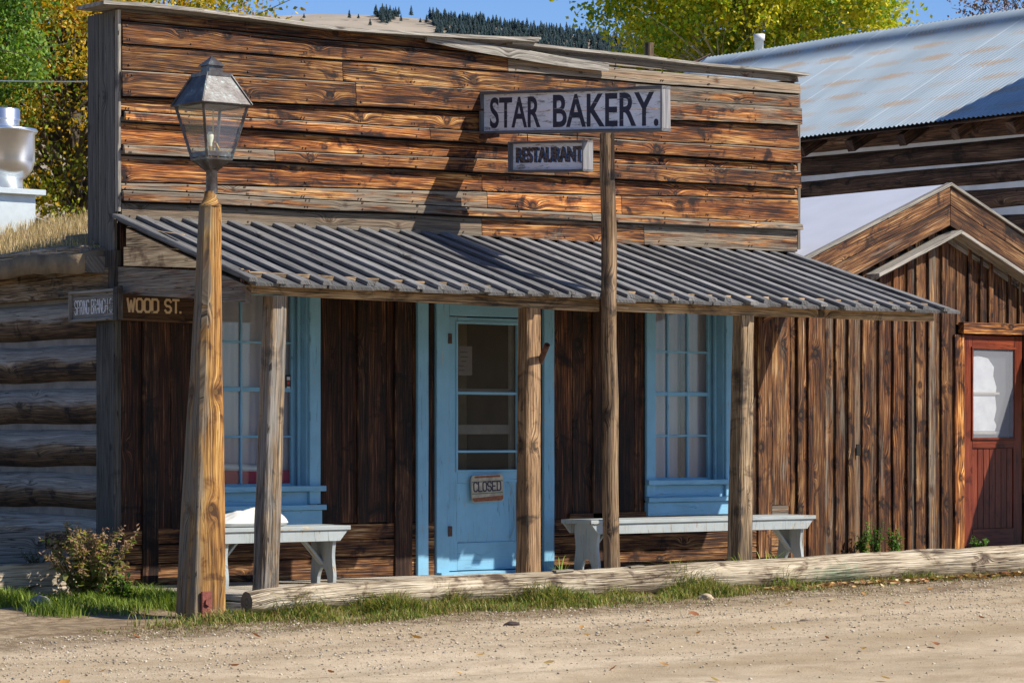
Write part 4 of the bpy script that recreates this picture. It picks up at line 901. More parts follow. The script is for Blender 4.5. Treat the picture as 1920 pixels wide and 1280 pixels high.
m.tube([Vector((pb.x, -1.9, -.12)).lerp(Vector((pt.x, -1.9, sB0.z+.0)), i/14)+Vector((.006*math.sin(i*1.3), 0, 0)) for i in range(15)], [.062-.006*i/14 for i in range(15)], 14, (.3, .75, .3), rough=.1)
m.build('post', M['post'], sign)
m = MB(); m.tube([Vector((SX0, -.055, sA0.z+.08)), sA0+Vector((0, .0, .08))], .012, 8); m.plank((SX0-.02, -.30, sA0.z-.045), (0, .26, 0), (.05, 0, 0), (0, 0, .03), (.7, 1, 0)); m.build('wall_bracket', M['iron'], sign)
# restaurant sign
ra1 = onX(952, 266, SX0); ra0 = onX(952, 323, SX0); rb1 = onX(1093, 263, SX0); rb0 = onX(1093, 321, SX0)
ra0.y = ra1.y = (ra0.y+ra1.y)/2; rb0.y = rb1.y = (rb0.y+rb1.y)/2
rs = empty('restaurant_sign', 'small framed white board reading RESTAURANT in flaking letters hung below the bakery sign', 'sign', tuple(ra0.lerp(rb0, .5)))
ux, uy, nz, L, H, _ = frame_sign(rs, ra0, ra1, rb0, rb1, .10, .016, M['signwhite'], M['signframe'])
fo_ = fo = ra0-nz*(.05+.012-.0203)
bl = textmesh('lettering', 'RESTAURANT', H*.5, fo, ux, uy, worn('faded_blue_paint', (.02, .10, .25), (.14, .10, .08), .42, (30, 40, 1)), rs, bold=.004); fit(bl, L*.075, L*.955, H*.30, H*.80)
bk = textmesh('lettering', 'RESTAURANT', H*.5, fo+nz*.0012, ux, uy, worn('flaking_black_paint', (.03, .022, .02), (.16, .12, .10), .5, (30, 60, 1)), rs, bold=.004); fo_ = fo; fit(bk, L*.055, L*.935, H*.31, H*.82)
for t in (.2, .86): m = MB(); q = ra1.lerp(rb1, t)-nz*.05; m.tube([q, q+Vector((0, 0, .06))], .004, 6); m.build('hanger_hook', M['iron'], rs)

# closed sign
cs = empty('closed_sign', 'small weathered board reading CLOSED hanging on the blue door', 'sign', (xw(913, -.05), -.05, zw(913, 940, -.05)))
cx0, cx1 = xw(884, -.06), xw(943, -.06); cz0, cz1 = zw(913, 941, -.06), zw(913, 891, -.06)
m = MB(); cw_, ch_ = cx1-cx0, cz1-cz0; rr_ = .025; poly = []
for (ax_, ay_, s0) in ((cw_-rr_, rr_, -90), (cw_-rr_, ch_-rr_, 0), (rr_, ch_-rr_, 90), (rr_, rr_, 180)):
    for k in range(5): a = R(s0+k*22.5); poly.append((ax_+rr_*math.cos(a), ay_+rr_*math.sin(a)))
ct = Vector((1, 0, .035)).normalized(); cu_ = Vector((-.035, 0, 1)).normalized(); co = Vector((cx0, -.056, cz0))
m.prism(poly, co, ct, cu_, (0, -1, 0), .014); m.build('board', plain('aged_cream_tin', (.42, .36, .26), .6, 0, .3, 22.), cs)
m = MB()
for v_ in (.74, .30): m.prism([(0.004, ch_*v_), (cw_-.004, ch_*v_), (cw_-.004, ch_*v_+.007), (.004, ch_*v_+.007)], co+Vector((0, -.0142, 0)), ct, cu_, (0, -1, 0), .001, mi=0)
m.prism([(.02, 0.004), (cw_-.02, .004), (cw_-.004, .02), (cw_-.004, ch_*.2), (.004, ch_*.16), (.004, .02)], co+Vector((0, -.0142, 0)), ct, cu_, (0, -1, 0), .001, mi=1)
m.prism([(.03, ch_-.022), (cw_-.03, ch_-.022), (cw_-.03, ch_-.006), (.03, ch_-.006)], co+Vector((0, -.0142, 0)), ct, cu_, (0, -1, 0), .001, mi=1)
m.build('painted_bands', [plain('green_stripe', (.07, .14, .07), .6), plain('rust_band', (.24, .085, .04), .8, 0, .4, 40.)], cs)
m = MB(); strokes(m, 'CLOSED', co+ct*.02+cu_*ch_*.40+Vector((0, -.0146, 0)), ct, cu_, ch_*.34, cw_-.045, .0115, serif=True); m.build('lettering', plain('dark_sign_ink', (.035, .03, .05), .7), cs)

# street name signs
ws = empty('street_sign', 'dark brown board reading WOOD ST. in cream letters under the porch end', 'sign', (.1, -.1, 1.95))
a, b = onY(226, 600, -.10), onY(362, 606, -.10); h_ = .25
m = MB(); m.plank(a, (b-a), (0, 0, h_), (0, .03, 0), (.0, 1, 0)); m.plank(a+Vector((0, -.012, 0)), (b-a), (0, 0, .016), (0, .011, 0), (.0, 1.6, 0)); m.build('board', M['signbrown'], ws)
m = MB(); p0 = onY(239, 583.5, -.1008); p1 = onY(339, 586.5, -.1008); strokes(m, 'WOOD ST.', p0+Vector((0, -.0008, 0)), p1-p0, (0, 0, 1), .092, (p1-p0).length, .0165); m.build('lettering', worn('cream_letter_paint', (.66, .48, .28), (.3, .2, .11), .33), ws)
ss_ = empty('street_sign', 'gray framed board with worn white letters SPRING BRANCH ST beside the log wall', 'sign', (-.09, .3, 1.95))
yA = onX(222, 570, -.10).y; yB = onX(134, 570, -.10).y; zA0, zA1 = onX(222, 600, -.10).z, onX(222, 541, -.10).z; zB0, zB1 = onX(134, 604, -.10).z, onX(134, 548, -.10).z
zb_m, zt_m = (zA0+zB0)/2, (zA1+zB1)/2
m = MB(); hh = (zt_m-zb_m)/2
for k in (0, 1): m.plank((-.10, yB, zb_m+k*hh+.001), (0, yA-yB, 0), (0, 0, hh-.002), (.02, 0, 0), (.8, .75, 0))
m.build('board', M['gray'], ss_); m = MB()
m.plank((-.125, yB, zt_m-.018), (0, yA-yB, 0), (0, 0, .02), (.045, 0, 0), (.7, .9, 0)); m.plank((-.125, yB, zb_m), (0, yA-yB, 0), (0, 0, .02), (.045, 0, 0), (.7, .8, 0)); m.plank((-.126, yB, zb_m+.021), (0, 0, 2*hh-.04), (0, -.02, 0), (.045, 0, 0), (.7, .9, 0))
m.plank((-.128, yA-.03, zb_m-.0), (0, 0, 2*hh+.012), (0, .06, 0), (.05, 0, 0), (.4, .4, 0)); m.build('frame', M['gray'], ss_)
m = MB(); strokes(m, 'SPRING BRANCH ST', (-.1005, yB-.05, zb_m+hh*.52), (0, -1, 0), (0, 0, 1), .098, abs(yA-yB)-.10, .0068)
m.build('lettering', worn('peeling_white_letters', (.7, .7, .72), (.16, .15, .14), .36, (14, 30, 1), fade=.22), ss_)

# ------------------------------------------------------------------ benches
def bench(x0, x1, ztop, y0=-.76, dep=.37, label='', braces=(1, 1)):
    root = empty('bench', label, 'bench', ((x0+x1)/2, y0+dep/2, 0), 0, 'white benches on the porch')
    m = MB(); m.plank((x0, y0-.015, ztop-.032), (x1-x0, 0, 0), (0, dep/2+.01, 0), (0, 0, .032), (0, 1, 0)); m.plank((x0+.01, y0+dep/2-.003, ztop-.031), (x1-x0-.02, 0, 0), (0, dep/2+.01, 0), (0, 0, .032), (0, 1, 0)); m.build('seat', M['white'], root)
    m = MB(); L_ = x1-x0
    for yy in (y0, y0+dep-.03): m.prism([(.015, .078), (.085, 0), (L_-.085, 0), (L_-.015, .078)], (x0, yy, ztop-.111), (1, 0, 0), (0, 0, 1), (0, 1, 0), .022)
    m.build('apron', M['white'], root)
    H_ = ztop-.033
    def curve():
        P = [(0, 0)]
        P += [(.09, 0), (.095, .05), (.12, .095), (dep/2-.03, .12), (dep/2+.0, .12), (dep-.15, .095), (dep-.125, .05), (dep-.12, 0), (dep-.03, 0)]
        n = 12
        for i in range(n+1): t = i/n; P.append((dep-.03-.0+.013*math.sin(t*math.pi*2.3+.4)*(1-t*.3)-(.0), H_*t*.86+.002))
        P += [(dep-.035, H_), (-.0+.01, H_)]
        for i in range(n, -1, -1): t = i/n; P.append((.0-.0-.013*math.sin(t*math.pi*2.3+.4)*(1-t*.3)+.012, H_*t*.86+.002))
        return P
    C = curve()
    for xx in (x0+.10, x1-.13): m = MB(); m.prism(C, (xx, y0+.024 if False else y0+.0225, .003), (0, (dep-.055)/dep, 0), (0, 0, 1), (1, 0, 0), .028); m.build('leg', M['white'], root)
    for (xx, s_) in ((x0+.129, 1), (x1-.131, -1)): m = MB(); m.plank((xx, y0+dep/2-.03, H_-.26), (s_*.24, 0, .255), (0, .06, 0), (-s_*.016*.7, 0, .016), (0, 1, 0)); m.build('brace', M['white'], root)
    return root
bxr = onY(657, 982, -.77).x; bench(.36, bxr, .435, label='shorter white wooden bench left of the blue door, carrying a sack')
bench(onY(1108, 968, -.77).x, onY(1529, 968, -.77).x, .43, label='longer white wooden bench under the right window')
# sack
bm = bmesh.new(); bmesh.ops.create_grid(bm, x_segments=40, y_segments=24, size=1)
top = {}
sack_v = []; xa, xb = onY(405, 970, -.62).x, onY(533, 970, -.62).x
m = MB(); vs = []; fs = []; n1, n2 = 44, 26
for sgn in (1, -1):
    for j in range(n2+1):
        for i in range(n1+1):
            u, v = i/n1*2-1, j/n2*2-1; e = max(0, 1-abs(u)**3.2)**.6*max(0, 1-abs(v)**2.6)**.6
            px_ = u*(1-.10*abs(v)**4*abs(u)); hgt = .10*e*(1.0+.25*u)*(.86+.28*noise.noise(Vector((u*2.2, v*2.0, 4)))) + .014*noise.noise(Vector((u*3, v*3, sgn)))*e+.010*abs(noise.noise(Vector((u*7+v*5, v*2, 2))))*e
            vs.append(((xa+xb)/2+px_*(xb-xa)/2, -.60+v*.13*(1-.12*abs(u)**3), .437+.028*(1-abs(0)*1)*1+(hgt if sgn > 0 else -.026*min(1, e*2.5))+(-.0)))
bm.free(); N1 = (n1+1)*(n2+1)
for s_ in (0, 1):
    for j in range(n2):
        for i in range(n1): a = s_*N1+j*(n1+1)+i; f = [a, a+1, a+n1+2, a+n1+1]; fs.append(f if s_ == 0 else f[::-1])
m.add(vs, fs, vs, (0, 1, 0), 0, True); tag(m.build('cloth_sack', M['sack']), 'lumpy white cloth sack lying on the left bench', 'sack')

# ------------------------------------------------------------------ gas street lamp
LX, LY = -.48, -1.9; LB = gz(LX, LY)
lamp = empty('street_lamp', 'old copper lantern with clear glass on a thick leaning timber post', 'street lamp', (LX, LY, LB))
m = MB(); N = 26; sd = Vector((3, 5, 9)); vs, gs, fs = [], [], []
def lx(t): return .004+.080*t
for i in range(N+1):
    t = i/N; z = LB-.15+(2.63-LB+.15)*t; w2 = (.253*(1-t)**1.0+.127*t)/2*(1+.02*noise.noise(Vector((t*7, 1, 1)))); c_ = .006+(.022*min(1, max(0, (t-.35)*3)))+.005*noise.noise(Vector((t*9, 3, 8)))
    for (p, q) in ((-w2+c_, -w2), (w2-c_, -w2), (w2, -w2+c_), (w2, w2-c_), (w2-c_, w2), (-w2+c_, w2), (-w2, w2-c_), (-w2, -w2+c_)):
        vs.append((LX+lx(t)+p, LY+q, z)); gs.append(Vector((z, p+q*.9, q*.3))+sd)
for i in range(N):
    for q in range(8): fs.append([i*8+q, i*8+(q+1) % 8, (i+1)*8+(q+1) % 8, (i+1)*8+q])
fs += [list(range(7, -1, -1)), [N*8+q for q in range(8)]]; m.add(vs, fs, gs, (.28, 1.0, 0))
for k_ in range(len(m.t)):
    lo_ = max(0, 1-(m.v[k_][2]-LB)/.55)
    m.t[k_] = (.72, .62, 0) if k_ % 8 in (0, 5, 6, 7) else (.25+.45*lo_, 1.0-.25*lo_, .3)  # left face's shade is put into its tint; foot is weathered gray
tx = LX+lx(1)
m.lathe((tx, LY, 0), [(.075, 2.62), (.055, 2.65), (.042, 2.68), (.040, 2.72)], 16); m.build('post', M['lamp_post'], lamp)
m = MB(); m.box(LX-.07, LX+.01, LY-.148, LY-.128, LB+.02, LB+.19, grain='z', jit=0); m.tube([(LX-.03, LY-.165, LB+.12), (LX-.03, LY-.13, LB+.12)], .024, 6); m.build('base_bracket', M['rustplate'], lamp)
lan = MB(); tx += .012; c_ = (tx, LY)
lan.lathe((tx, LY, 0), [(.040, 2.705), (.038, 2.86), (.045, 2.865)], 18)
lan.frus(c_, .05, .19, 2.85, 2.925); lan.frus(c_, .20, .205, 2.925, 2.94)
fz0, fz1, fw0, fw1 = 2.94, 3.285, .19, .345
for (a, b) in ((-1, -1), (1, -1), (1, 1), (-1, 1)):
    lan.tube([(tx+a*fw0/2, LY+b*fw0/2, fz0), (tx+a*fw1/2, LY+b*fw1/2, fz1)],   .012, 4, smooth=False, rot=R(45))
for (wv, z, hgt, t_) in ((fw0, fz0+.005, .035, .010), (fw1, fz1-.008, .018, .010)):
    for (ax_, sgn) in (('x', -1), ('x', 1), ('y', -1), ('y', 1)):
        if ax_ == 'x': lan.box(tx-wv/2, tx+wv/2, LY+sgn*wv/2-t_/2, LY+sgn*wv/2+t_/2, z, z+hgt, jit=0, seg=1)
        else: lan.box(tx+sgn*wv/2-t_/2, tx+sgn*wv/2+t_/2, LY-wv/2, LY+wv/2, z, z+hgt, grain='y', jit=0, seg=1)
lan.frus(c_, .39, .40, 3.285, 3.292); lan.frus(c_, .385, .185, 3.292, 3.485)
for (a, b) in ((-1, -1), (1, -1), (1, 1), (-1, 1)): lan.tube([(tx+a*.195, LY+b*.195, 3.29), (tx+a*.094, LY+b*.094, 3.49)], .008, 6)
lan.frus(c_, .20, .20, 3.478, 3.503); lan.frus(c_, .105, .105, 3.50, 3.555); lan.frus(c_, .135, .135, 3.552, 3.556); lan.frus(c_, .13, .004, 3.556, 3.62)
lo = lan.build('lantern_frame', M['copper'], lamp)
g = MB()
for k in range(4):
    a = k*math.pi/2; ca, sa = math.cos(a), math.sin(a); rt = lambda x, y, z: (tx+x*ca-y*sa, LY+x*sa+y*ca, z)
    q0, q1 = fw0/2-.004, fw1/2-.004; g.add([rt(-q0, -q0, fz0+.02), rt(q0, -q0, fz0+.02), rt(q1, -q1, fz1), rt(-q1, -q1, fz1)], [[0, 1, 2, 3]], [(0, 0, 0)]*4, (0, 1, 0))
g.build('glass_pane', M['lampglass'], lamp)
b = MB(); b.lathe((tx-.01, LY, 0), [(0, 3.12), (.014, 3.115), (.022, 3.095), (.022, 3.075), (.012, 3.04), (.012, 3.02)], 14); b.build('bulb', plain('frosted_bulb', (.8, .78, .6), .35), lamp)
b = MB(); b.tube([(tx-.01, LY, 2.94), (tx-.01, LY, 3.03)], .012, 8); b.tube([(tx+.06, LY+.02, 2.95), (tx+.075, LY+.02, 3.0), (tx+.05, LY+.03, 3.05)], .008, 6); b.tube([(tx+.03, LY+.03, 2.95), (tx+.03, LY+.03, 3.27)], .005, 6); b.build('burner', plain('brass', (.5, .32, .1), .4, .8), lamp)

# ------------------------------------------------------------------ kerb log
m = MB(); pts = []; rad = []; N = 64; xa = onY(462, 1122, -2.17).x; xb = 11.2
for i in range(N+1):
    t = i/N; x = xa+(xb-xa)*t; r_ = .088+.058*t; z = .0+.125*t*.95+.01*noise.noise(Vector((x*.6, 0, 0)))
    if i == 0: r_ *= .8
    pts.append((x, -2.17+.02*noise.noise(Vector((x*.4, 3, 0))), z)); rad.append(r_)
m.tube(pts, rad, 24, (.22, 1.0, 0), rough=.10)
kl = M['log'].copy(); kl.name = 'kerb_log_teal_stain'; t_ = kl.node_tree; pb_ = t_.nodes['Principled BSDF']; src = pb_.inputs['Base Color'].links[0].from_socket
xs_ = onY(1560, 1060, -2.2).x
tc_ = t_.nodes.new('ShaderNodeTexCoord'); vd = t_.nodes.new('ShaderNodeVectorMath'); vd.operation = 'DISTANCE'; ms = t_.nodes.new('ShaderNodeVectorMath'); ms.operation = 'MULTIPLY'; ms.inputs[1].default_value = (1.6, 0, 5)
t_.links.new(tc_.outputs['Object'], ms.inputs[0]); t_.links.new(ms.outputs[0], vd.inputs[0]); vd.inputs[1].default_value = (xs_*1.6, 0, .0)
nz_ = t_.nodes.new('ShaderNodeTexNoise'); nz_.inputs['Scale'].default_value = 14; nz_.inputs['Detail'].default_value = 5; t_.links.new(tc_.outputs['Object'], nz_.inputs['Vector'])
ad = t_.nodes.new('ShaderNodeMath'); ad.operation = 'MULTIPLY_ADD'; ad.inputs[1].default_value = 1.3; t_.links.new(nz_.outputs[0], ad.inputs[0]); t_.links.new(vd.outputs['Value'], ad.inputs[2])
rp = t_.nodes.new('ShaderNodeMapRange'); rp.inputs[1].default_value = .75; rp.inputs[2].default_value = 1.25; rp.inputs[3].default_value = .6; rp.inputs[4].default_value = 0; t_.links.new(ad.outputs[0], rp.inputs[0])
mx_ = t_.nodes.new('ShaderNodeMix'); mx_.data_type = 'RGBA'; mx_.blend_type = 'MULTIPLY'; t_.links.new(rp.outputs[0], mx_.inputs[0]); t_.links.new(src, mx_.inputs[6]); mx_.inputs[7].default_value = (.30, .80, .68, 1); t_.links.new(mx_.outputs[2], pb_.inputs['Base Color'])
lg = m.build('kerb_log', kl); tag(lg, 'long bleached log lying along the front of the porch', 'log')
for (px, wd, py) in ((1040, .10, 1070), (1180, .08, 1062)): m = MB(); q = onY(px, py, -2.2); m.plank((q.x, -2.22, q.z-.012), (wd*1.6, 0, .004), (0, .07, 0), (0, 0, .016), (.5, .8, 0)); m.build('split_bark', M['log'], lg)

# ------------------------------------------------------------------ red door shed with the gable
sh = empty('gabled_shed', 'brown board-and-batten shed with a red door and steep gable right of the bakery', 'building', (9, 0, 0))
SH0 = xw(1478)+.004; pk = onY(1779, 345, -.12); PX_, PZ = pk.x, pk.z
slp = .41
def gtop(x): return PZ-.40-slp*abs(x-PX_-.05)
m = MB(); dL, dR = xw(1803), xw(1912); SH1 = PX_+(PX_-SH0)+.4
rs2 = random.Random(31)
vwall(m, SH0, dL-.1, .0, 3, y=0, wmin=.10, wmax=.2, tint=(.20, 1.05, 0), rnd=rs2, bw=.075, top=lambda x: max(2.0, gtop(x)), var=.32)
vwall(m, dL-.09, dR+.1, 2.12, 3, y=0, wmin=.12, wmax=.16, tint=(.12, .85, 0), rnd=rs2, bw=.05, top=gtop)
vwall(m, dR+.1, SH1, .0, 3, y=0, wmin=.15, wmax=.22, tint=(.15, 1, 0), rnd=rs2, top=lambda x: max(1.6, gtop(x)))
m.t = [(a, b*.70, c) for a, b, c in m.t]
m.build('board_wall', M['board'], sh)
m = MB(); m.box(SH0+.02, dL-.03, .003, .05, 0, 2.2, (0, .4, 0), 'z'); m.box(dR+.03, SH1, .003, .05, 0, 2.0, (0, .4, 0), 'z')
m.prism([(SH0, 2.1), (SH1, 2.1), (PX_, PZ-.35)], (0, .003, 0), (1, 0, 0), (0, 0, 1), (0, 1, 0), .05, tint=(0, .4, 0)); m.build('wall_backing', M['dark'], sh)
q = onY(1603, 843, -.02)
m = MB(); m.box(q.x-.024, q.x+.024, -.066, -.056, q.z-.05, q.z+.05, seg=1, jit=0); m.build('board_hole', M['black'], sh)
# wide gable boards, two per side, standing forward of the wall
m = MB(); lenL, lenR = 2.05, 2.0
for s_, ln in ((-1, lenL+.25), (1, lenR)):
    d = Vector((s_, 0, -slp)).normalized(); up = Vector((0, 0, 1))
    for k, (z0, z1) in enumerate(((-.19, -.02), (-.375, -.198))):
        m.prism([(0, z0), (ln, z0-slp*ln), (ln, z1-slp*ln), (0, z1)], (PX_+s_*.004, -.14, PZ), (s_, 0, 0), (0, 0, 1), (0, 1, 0), .022)
nv_ = len(m.v); gr = []
for (x, y, z) in m.v:
    s_ = -1 if x < PX_ else 1; a = abs(x-PX_); gr.append((a*1.08+(s_*17)+(40 if z < PZ-slp*a-.194 else 0), z+slp*a, y))
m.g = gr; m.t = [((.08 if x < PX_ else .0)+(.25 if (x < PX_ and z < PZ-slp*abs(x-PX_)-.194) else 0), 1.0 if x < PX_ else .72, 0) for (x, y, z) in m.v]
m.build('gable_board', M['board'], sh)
m = MB()
for s_, ln in ((-1, lenL+.25), (1, lenR)):   # top trim and lower rake trim
    d = Vector((s_, 0, -slp)).normalized()
    m.plank(Vector((PX_, -.16, PZ-.018)), d*(ln*1.08), (0, .07, 0), Vector((0, 0, 1))*.03, (.85, 1.0, 0))
    m.plank(Vector((PX_+.06, -.22, PZ-.455)), d*(1.05*1.08 if s_ < 0 else ln), (0, .2, 0), Vector((0, 0, 1))*.035, (.9, 1.25, 0)) 
    m.plank(Vector((PX_+.06, -.045, PZ-.52)), d*(.98*1.08 if s_ < 0 else ln), (0, .02, 0), Vector((0, 0, 1))*.06, (.2, .8, 0))
m.build('rake_trim', M['gray'], sh)
# roof planes behind, white sheet
m = MB()
for s_ in (-1, 1):
    d = Vector((s_, 0, -slp)).normalized(); n_ = Vector((s_*slp, 0, 1)).normalized()
    o = Vector((PX_, -.09, PZ-.03)); ln = 2.35*1.08
    m.plank(o, (0, 9, 0), d*ln, n_*.03, jit=0)
m.build('white_roof', M['whitemetal'], sh)
m = MB(); m.box(SH0+.01, SH0+.06, .35, 8.8, 0, 2.3, grain='y'); m.box(SH1-.05, SH1, .06, 8.8, 0, 2.2, grain='y'); m.box(SH0+.07, SH1-.06, 8.7, 8.8, 0, 2.2); m.build('side_wall', M['dark'], sh)
q = onY(1496, 463, .1); m = MB(); m.lathe((q.x+.02, .18, q.z-.12), [(.03, 0), (.03, .10), (.038, .10), (.038, .14), (0, .145)], 14); m.build('vent_pipe', plain('white_pipe', (.7, .68, .6), .6), sh)
# red door
dz0, dz1 = zw(1857, 1022), 2.02
m = MB(); y0 = -.03; st_ = .115; gz0, gz1 = zw(1860, 820), zw(1860, 655)
m.box(dL, dL+st_, y0, .01, dz0, dz1, grain='z'); m.box(dR-st_, dR, y0, .01, dz0, dz1, grain='z'); m.box(dL+st_+.001, dR-st_-.001, y0, .01, gz1, dz1); m.box(dL+st_+.001, dR-st_-.001, y0, .01, gz0-.10, gz0); m.box(dL+st_+.001, dR-st_-.001, y0, .01, dz0, dz0+.16)
nb = 7; x = dL+st_+.002; bw_ = (dR-dL-2*st_-.004)/nb
for k in range(nb): m.box(x+k*bw_+.0025, x+(k+1)*bw_-.0025, y0+.012, .0, dz0+.161, gz0-.101, grain='z', tint=(0, random.uniform(.8, 1.05), 0))
for (a, b, c, d) in ((dL+st_-.02, dR-st_+.02, gz1, gz1+.022), (dL+st_-.02, dR-st_+.02, gz0-.024, gz0)): m.box(a, b, y0-.014, y0-.001, c, d)
for a in (dL+st_-.02, dR-st_): m.box(a, a+.02, y0-.013, y0-.001, gz0+.001, gz1-.001, grain='z')
rd = m.build('red_door', M['red'], sh); rd['label'] = 'glossy red-brown door with an upper screened window'
def haze_screen():
    s = NT('pale_door_screen'); tr = s.n('BsdfTransparent'); df = s.n('BsdfDiffuse', {'Color': c4((.42, .43, .46))})
    mx = s.n('MixShader', {0: .26, 1: tr.outputs[0], 2: df.outputs[0]}); s.t.links.new(mx.outputs[0], s.out.inputs[0]); return s.m
m = MB(); m.box(dL+st_, dR-st_, y0+.004, y0+.006, gz0, gz1, seg=1, jit=0); m.build('door_screen', haze_screen(), rd)
m = MB(); m.box(dL+st_, dR-st_, .03, .04, gz0-.05, gz1+.05, seg=1); m.build('window_backing', plain('dim_pane', (.10, .11, .12), .5), rd)
m = MB(); wq = dR-dL-2*st_; poly = [(0, 0), (wq*.62, .0), (wq*.66, .05), (wq*.60, .10), (wq*.66, .2), (wq*.63, .3), (wq*.66, .4), (wq*.58, .5), (wq*.60, .58), (wq*.45, .66), (wq*.2, .68), (0, .66)]
m.prism([(u, v*1.02+.06) for u, v in poly], (dL+st_+.01, .022, gz0-.0), (1, 0, 0), (0, 0, 1), (0, 1, 0), .004); m.build('torn_shade', plain('white_window_shade', (.85, .88, .92), .8), rd)
crm = plain('cream_rail', (.55, .5, .42), .7)
for zc, hh_ in (((gz0+gz1)/2, .012), (gz0+.042, .013)): m = MB(); m.box(dL+st_, dL+st_+wq*.72, .005, .018, zc-hh_, zc+hh_); m.build('sash_rail', crm, rd)
m = MB(); m.plank((dL-.135, -.05, .02), (0, 0, 2.0), (.125, 0, 0), (0, .04, 0), (.0, 1.55, 0), jit=.004); m.plank((dR+.012, -.05, .02), (0, 0, 2.0), (.12, 0, 0), (0, .04, 0), (.2, .9, 0))
m.plank((dL-.06, -.085, 2.03), (dR-dL+.25, 0, 0), (0, 0, .105), (0, .07, 0), (.1, 1.15, 0), jit=.006); m.build('door_surround', M['siding'], sh)

# ------------------------------------------------------------------ log barn with corrugated roof and false front
barn = empty('log_barn', 'large log building with rust-streaked corrugated metal roof at upper right', 'building', (14, 4, 0))
EX, EZ = 11.5, 4.40; BR_X, BR_Z = 14.5, 6.02; y0b, y1b = -.3, 9.75
run = math.hypot(BR_X-EX, BR_Z-EZ); sd_ = Vector((BR_X-EX, 0, BR_Z-EZ)).normalized(); nn = Vector((-sd_.z, 0, sd_.x))
nyy = int((y1b-y0b)/.067*6); V, Gc, fs = [], [], []
vv = [0, .9, 1.8, 2.6, run-.32, run-.319, run]
for j in range(nyy+1):
    y = y0b+(y1b-y0b)*j/nyy; c_ = .010*math.sin(2*math.pi*y/.067)
    for v in vv:
        hgt = c_+(.018 if v >= run-.319 else 0)+.012*noise.noise(Vector((y*.8, v*1.3, 0)))
        p = Vector((EX, y, EZ))+sd_*v+nn*hgt; V.append(p); Gc.append((y, v, 0))
K = len(vv)
for j in range(nyy):
    for i in range(K-1): fs.append([j*K+i, (j+1)*K+i, (j+1)*K+i+1, j*K+i+1])
m = MB(); m.add(V, fs, Gc, (0, 1, 0), 0, True)
V2 = [Vector((2*BR_X-p.x, p.y, p.z)) for p in V]; m.add(V2, [f[::-1] for f in fs], [(g_[0]+33, g_[1], 0) for g_ in Gc], (0, 1, 0), 0, True)
br_ = m.build('metal_roof', M['barnroof'], barn)
q = CAM+ray(1495, HY)*36.6; m = MB(); m.lathe((BR_X+.25, q.y+.6, 5.9), [(.06, 0), (.06, .30), (.075, .30), (.075, .38), (0, .385)], 12); m.build('flue_pipe', plain('white_flue', (.75, .74, .7), .6), br_)
m = MB(); z = -.1; rb = random.Random(44); WX = 12.15; k = 0
while z < 4.45:
    r_ = .165
    pts = [(WX+.02*noise.noise(Vector((y*.5, z, 0))), y, z+.03*noise.noise(Vector((y*.35, z*2, 0)))+.01*y) for y in [y0b+i*.6 for i in range(17)]]
    m.tube(pts, [r_*(.74+.12*noise.noise(Vector((y_[1]*.5, z, 3)))) for y_ in pts], 16, (.15+(.2 if z < 3.3 else 0), rb.uniform(.8, 1.25), 0), rough=.1); z += .262; k += 1
m.build('log_wall', M['barnlog'], barn)
m = MB(); m.box(WX-.055, WX+.12, y0b, y1b-.1, 0, 4.7, grain='y', jit=0); m.build('chinking', M['chinkwhite'], barn)
m = MB()
for i in range(13):
    y = .3+i*.78; m.plank(Vector((EX+.12, y, EZ-.08)), sd_*2.8, (0, .11, 0), nn*-.13, (.1, .8, 0))
m.plank((EX+.05, y0b, EZ-.03), (0, y1b-y0b, 0), sd_*.12, nn*-.02, (.2, .8, 0)); m.build('rafter_tails', M['barnlog'], barn)
m = MB(); m.box(12.7, 19, -.5, -.35, 0, 7.85, (.3, 1, 0)); m.box(10.9, 12.69, -.45, -.35, 0, 3.0, (.3, 1, 0)); m.build('false_front', M['siding'], barn)
m = MB(); m.box(16.85, 17, -.3, 9.6, 0, 4.4, grain='y'); m.prism([(WX, 4.4), (BR_X, 5.95), (16.9, 4.4), (16.9, 0), (WX, 0)], (0, 9.55, 0), (1, 0, 0), (0, 0, 1), (0, 1, 0), .1); m.build('rear_wall', M['dark'], barn)
# its street porch, whose end throws the slanting shadow over the red door
m = MB(); ax0 = 9.98; n_ = Vector((0, -.44, -1)).normalized(); dd = Vector((0, -1, -.44)).normalized()
x = ax0
while x < 16: m.plank((x, -.36, 2.40), dd*2.1, (.19, 0, 0), Vector((0, -.40, .915))*.03, (.7, 1, 0)); x += .195
m.plank((ax0+.02, -2.2, 1.45), (6, 0, 0), (0, 0, .13), (0, .09, 0), (.5, 1, 0)); m.build('street_porch', M['roofw'], barn)
for x in (15.6, ax0+1.2): m = MB(); m.box(x, x+.14, -2.2, -2.06, 0, 1.45, grain='z'); m.build('porch_post', M['post'], barn)
m = MB(); m.plank((ax0+.02, -.36, 2.3), (.95, 0, 0), (0, 0, .12), (0, .08, 0), (.5, 1, 0)); m.build('ledger', M['post'], barn)

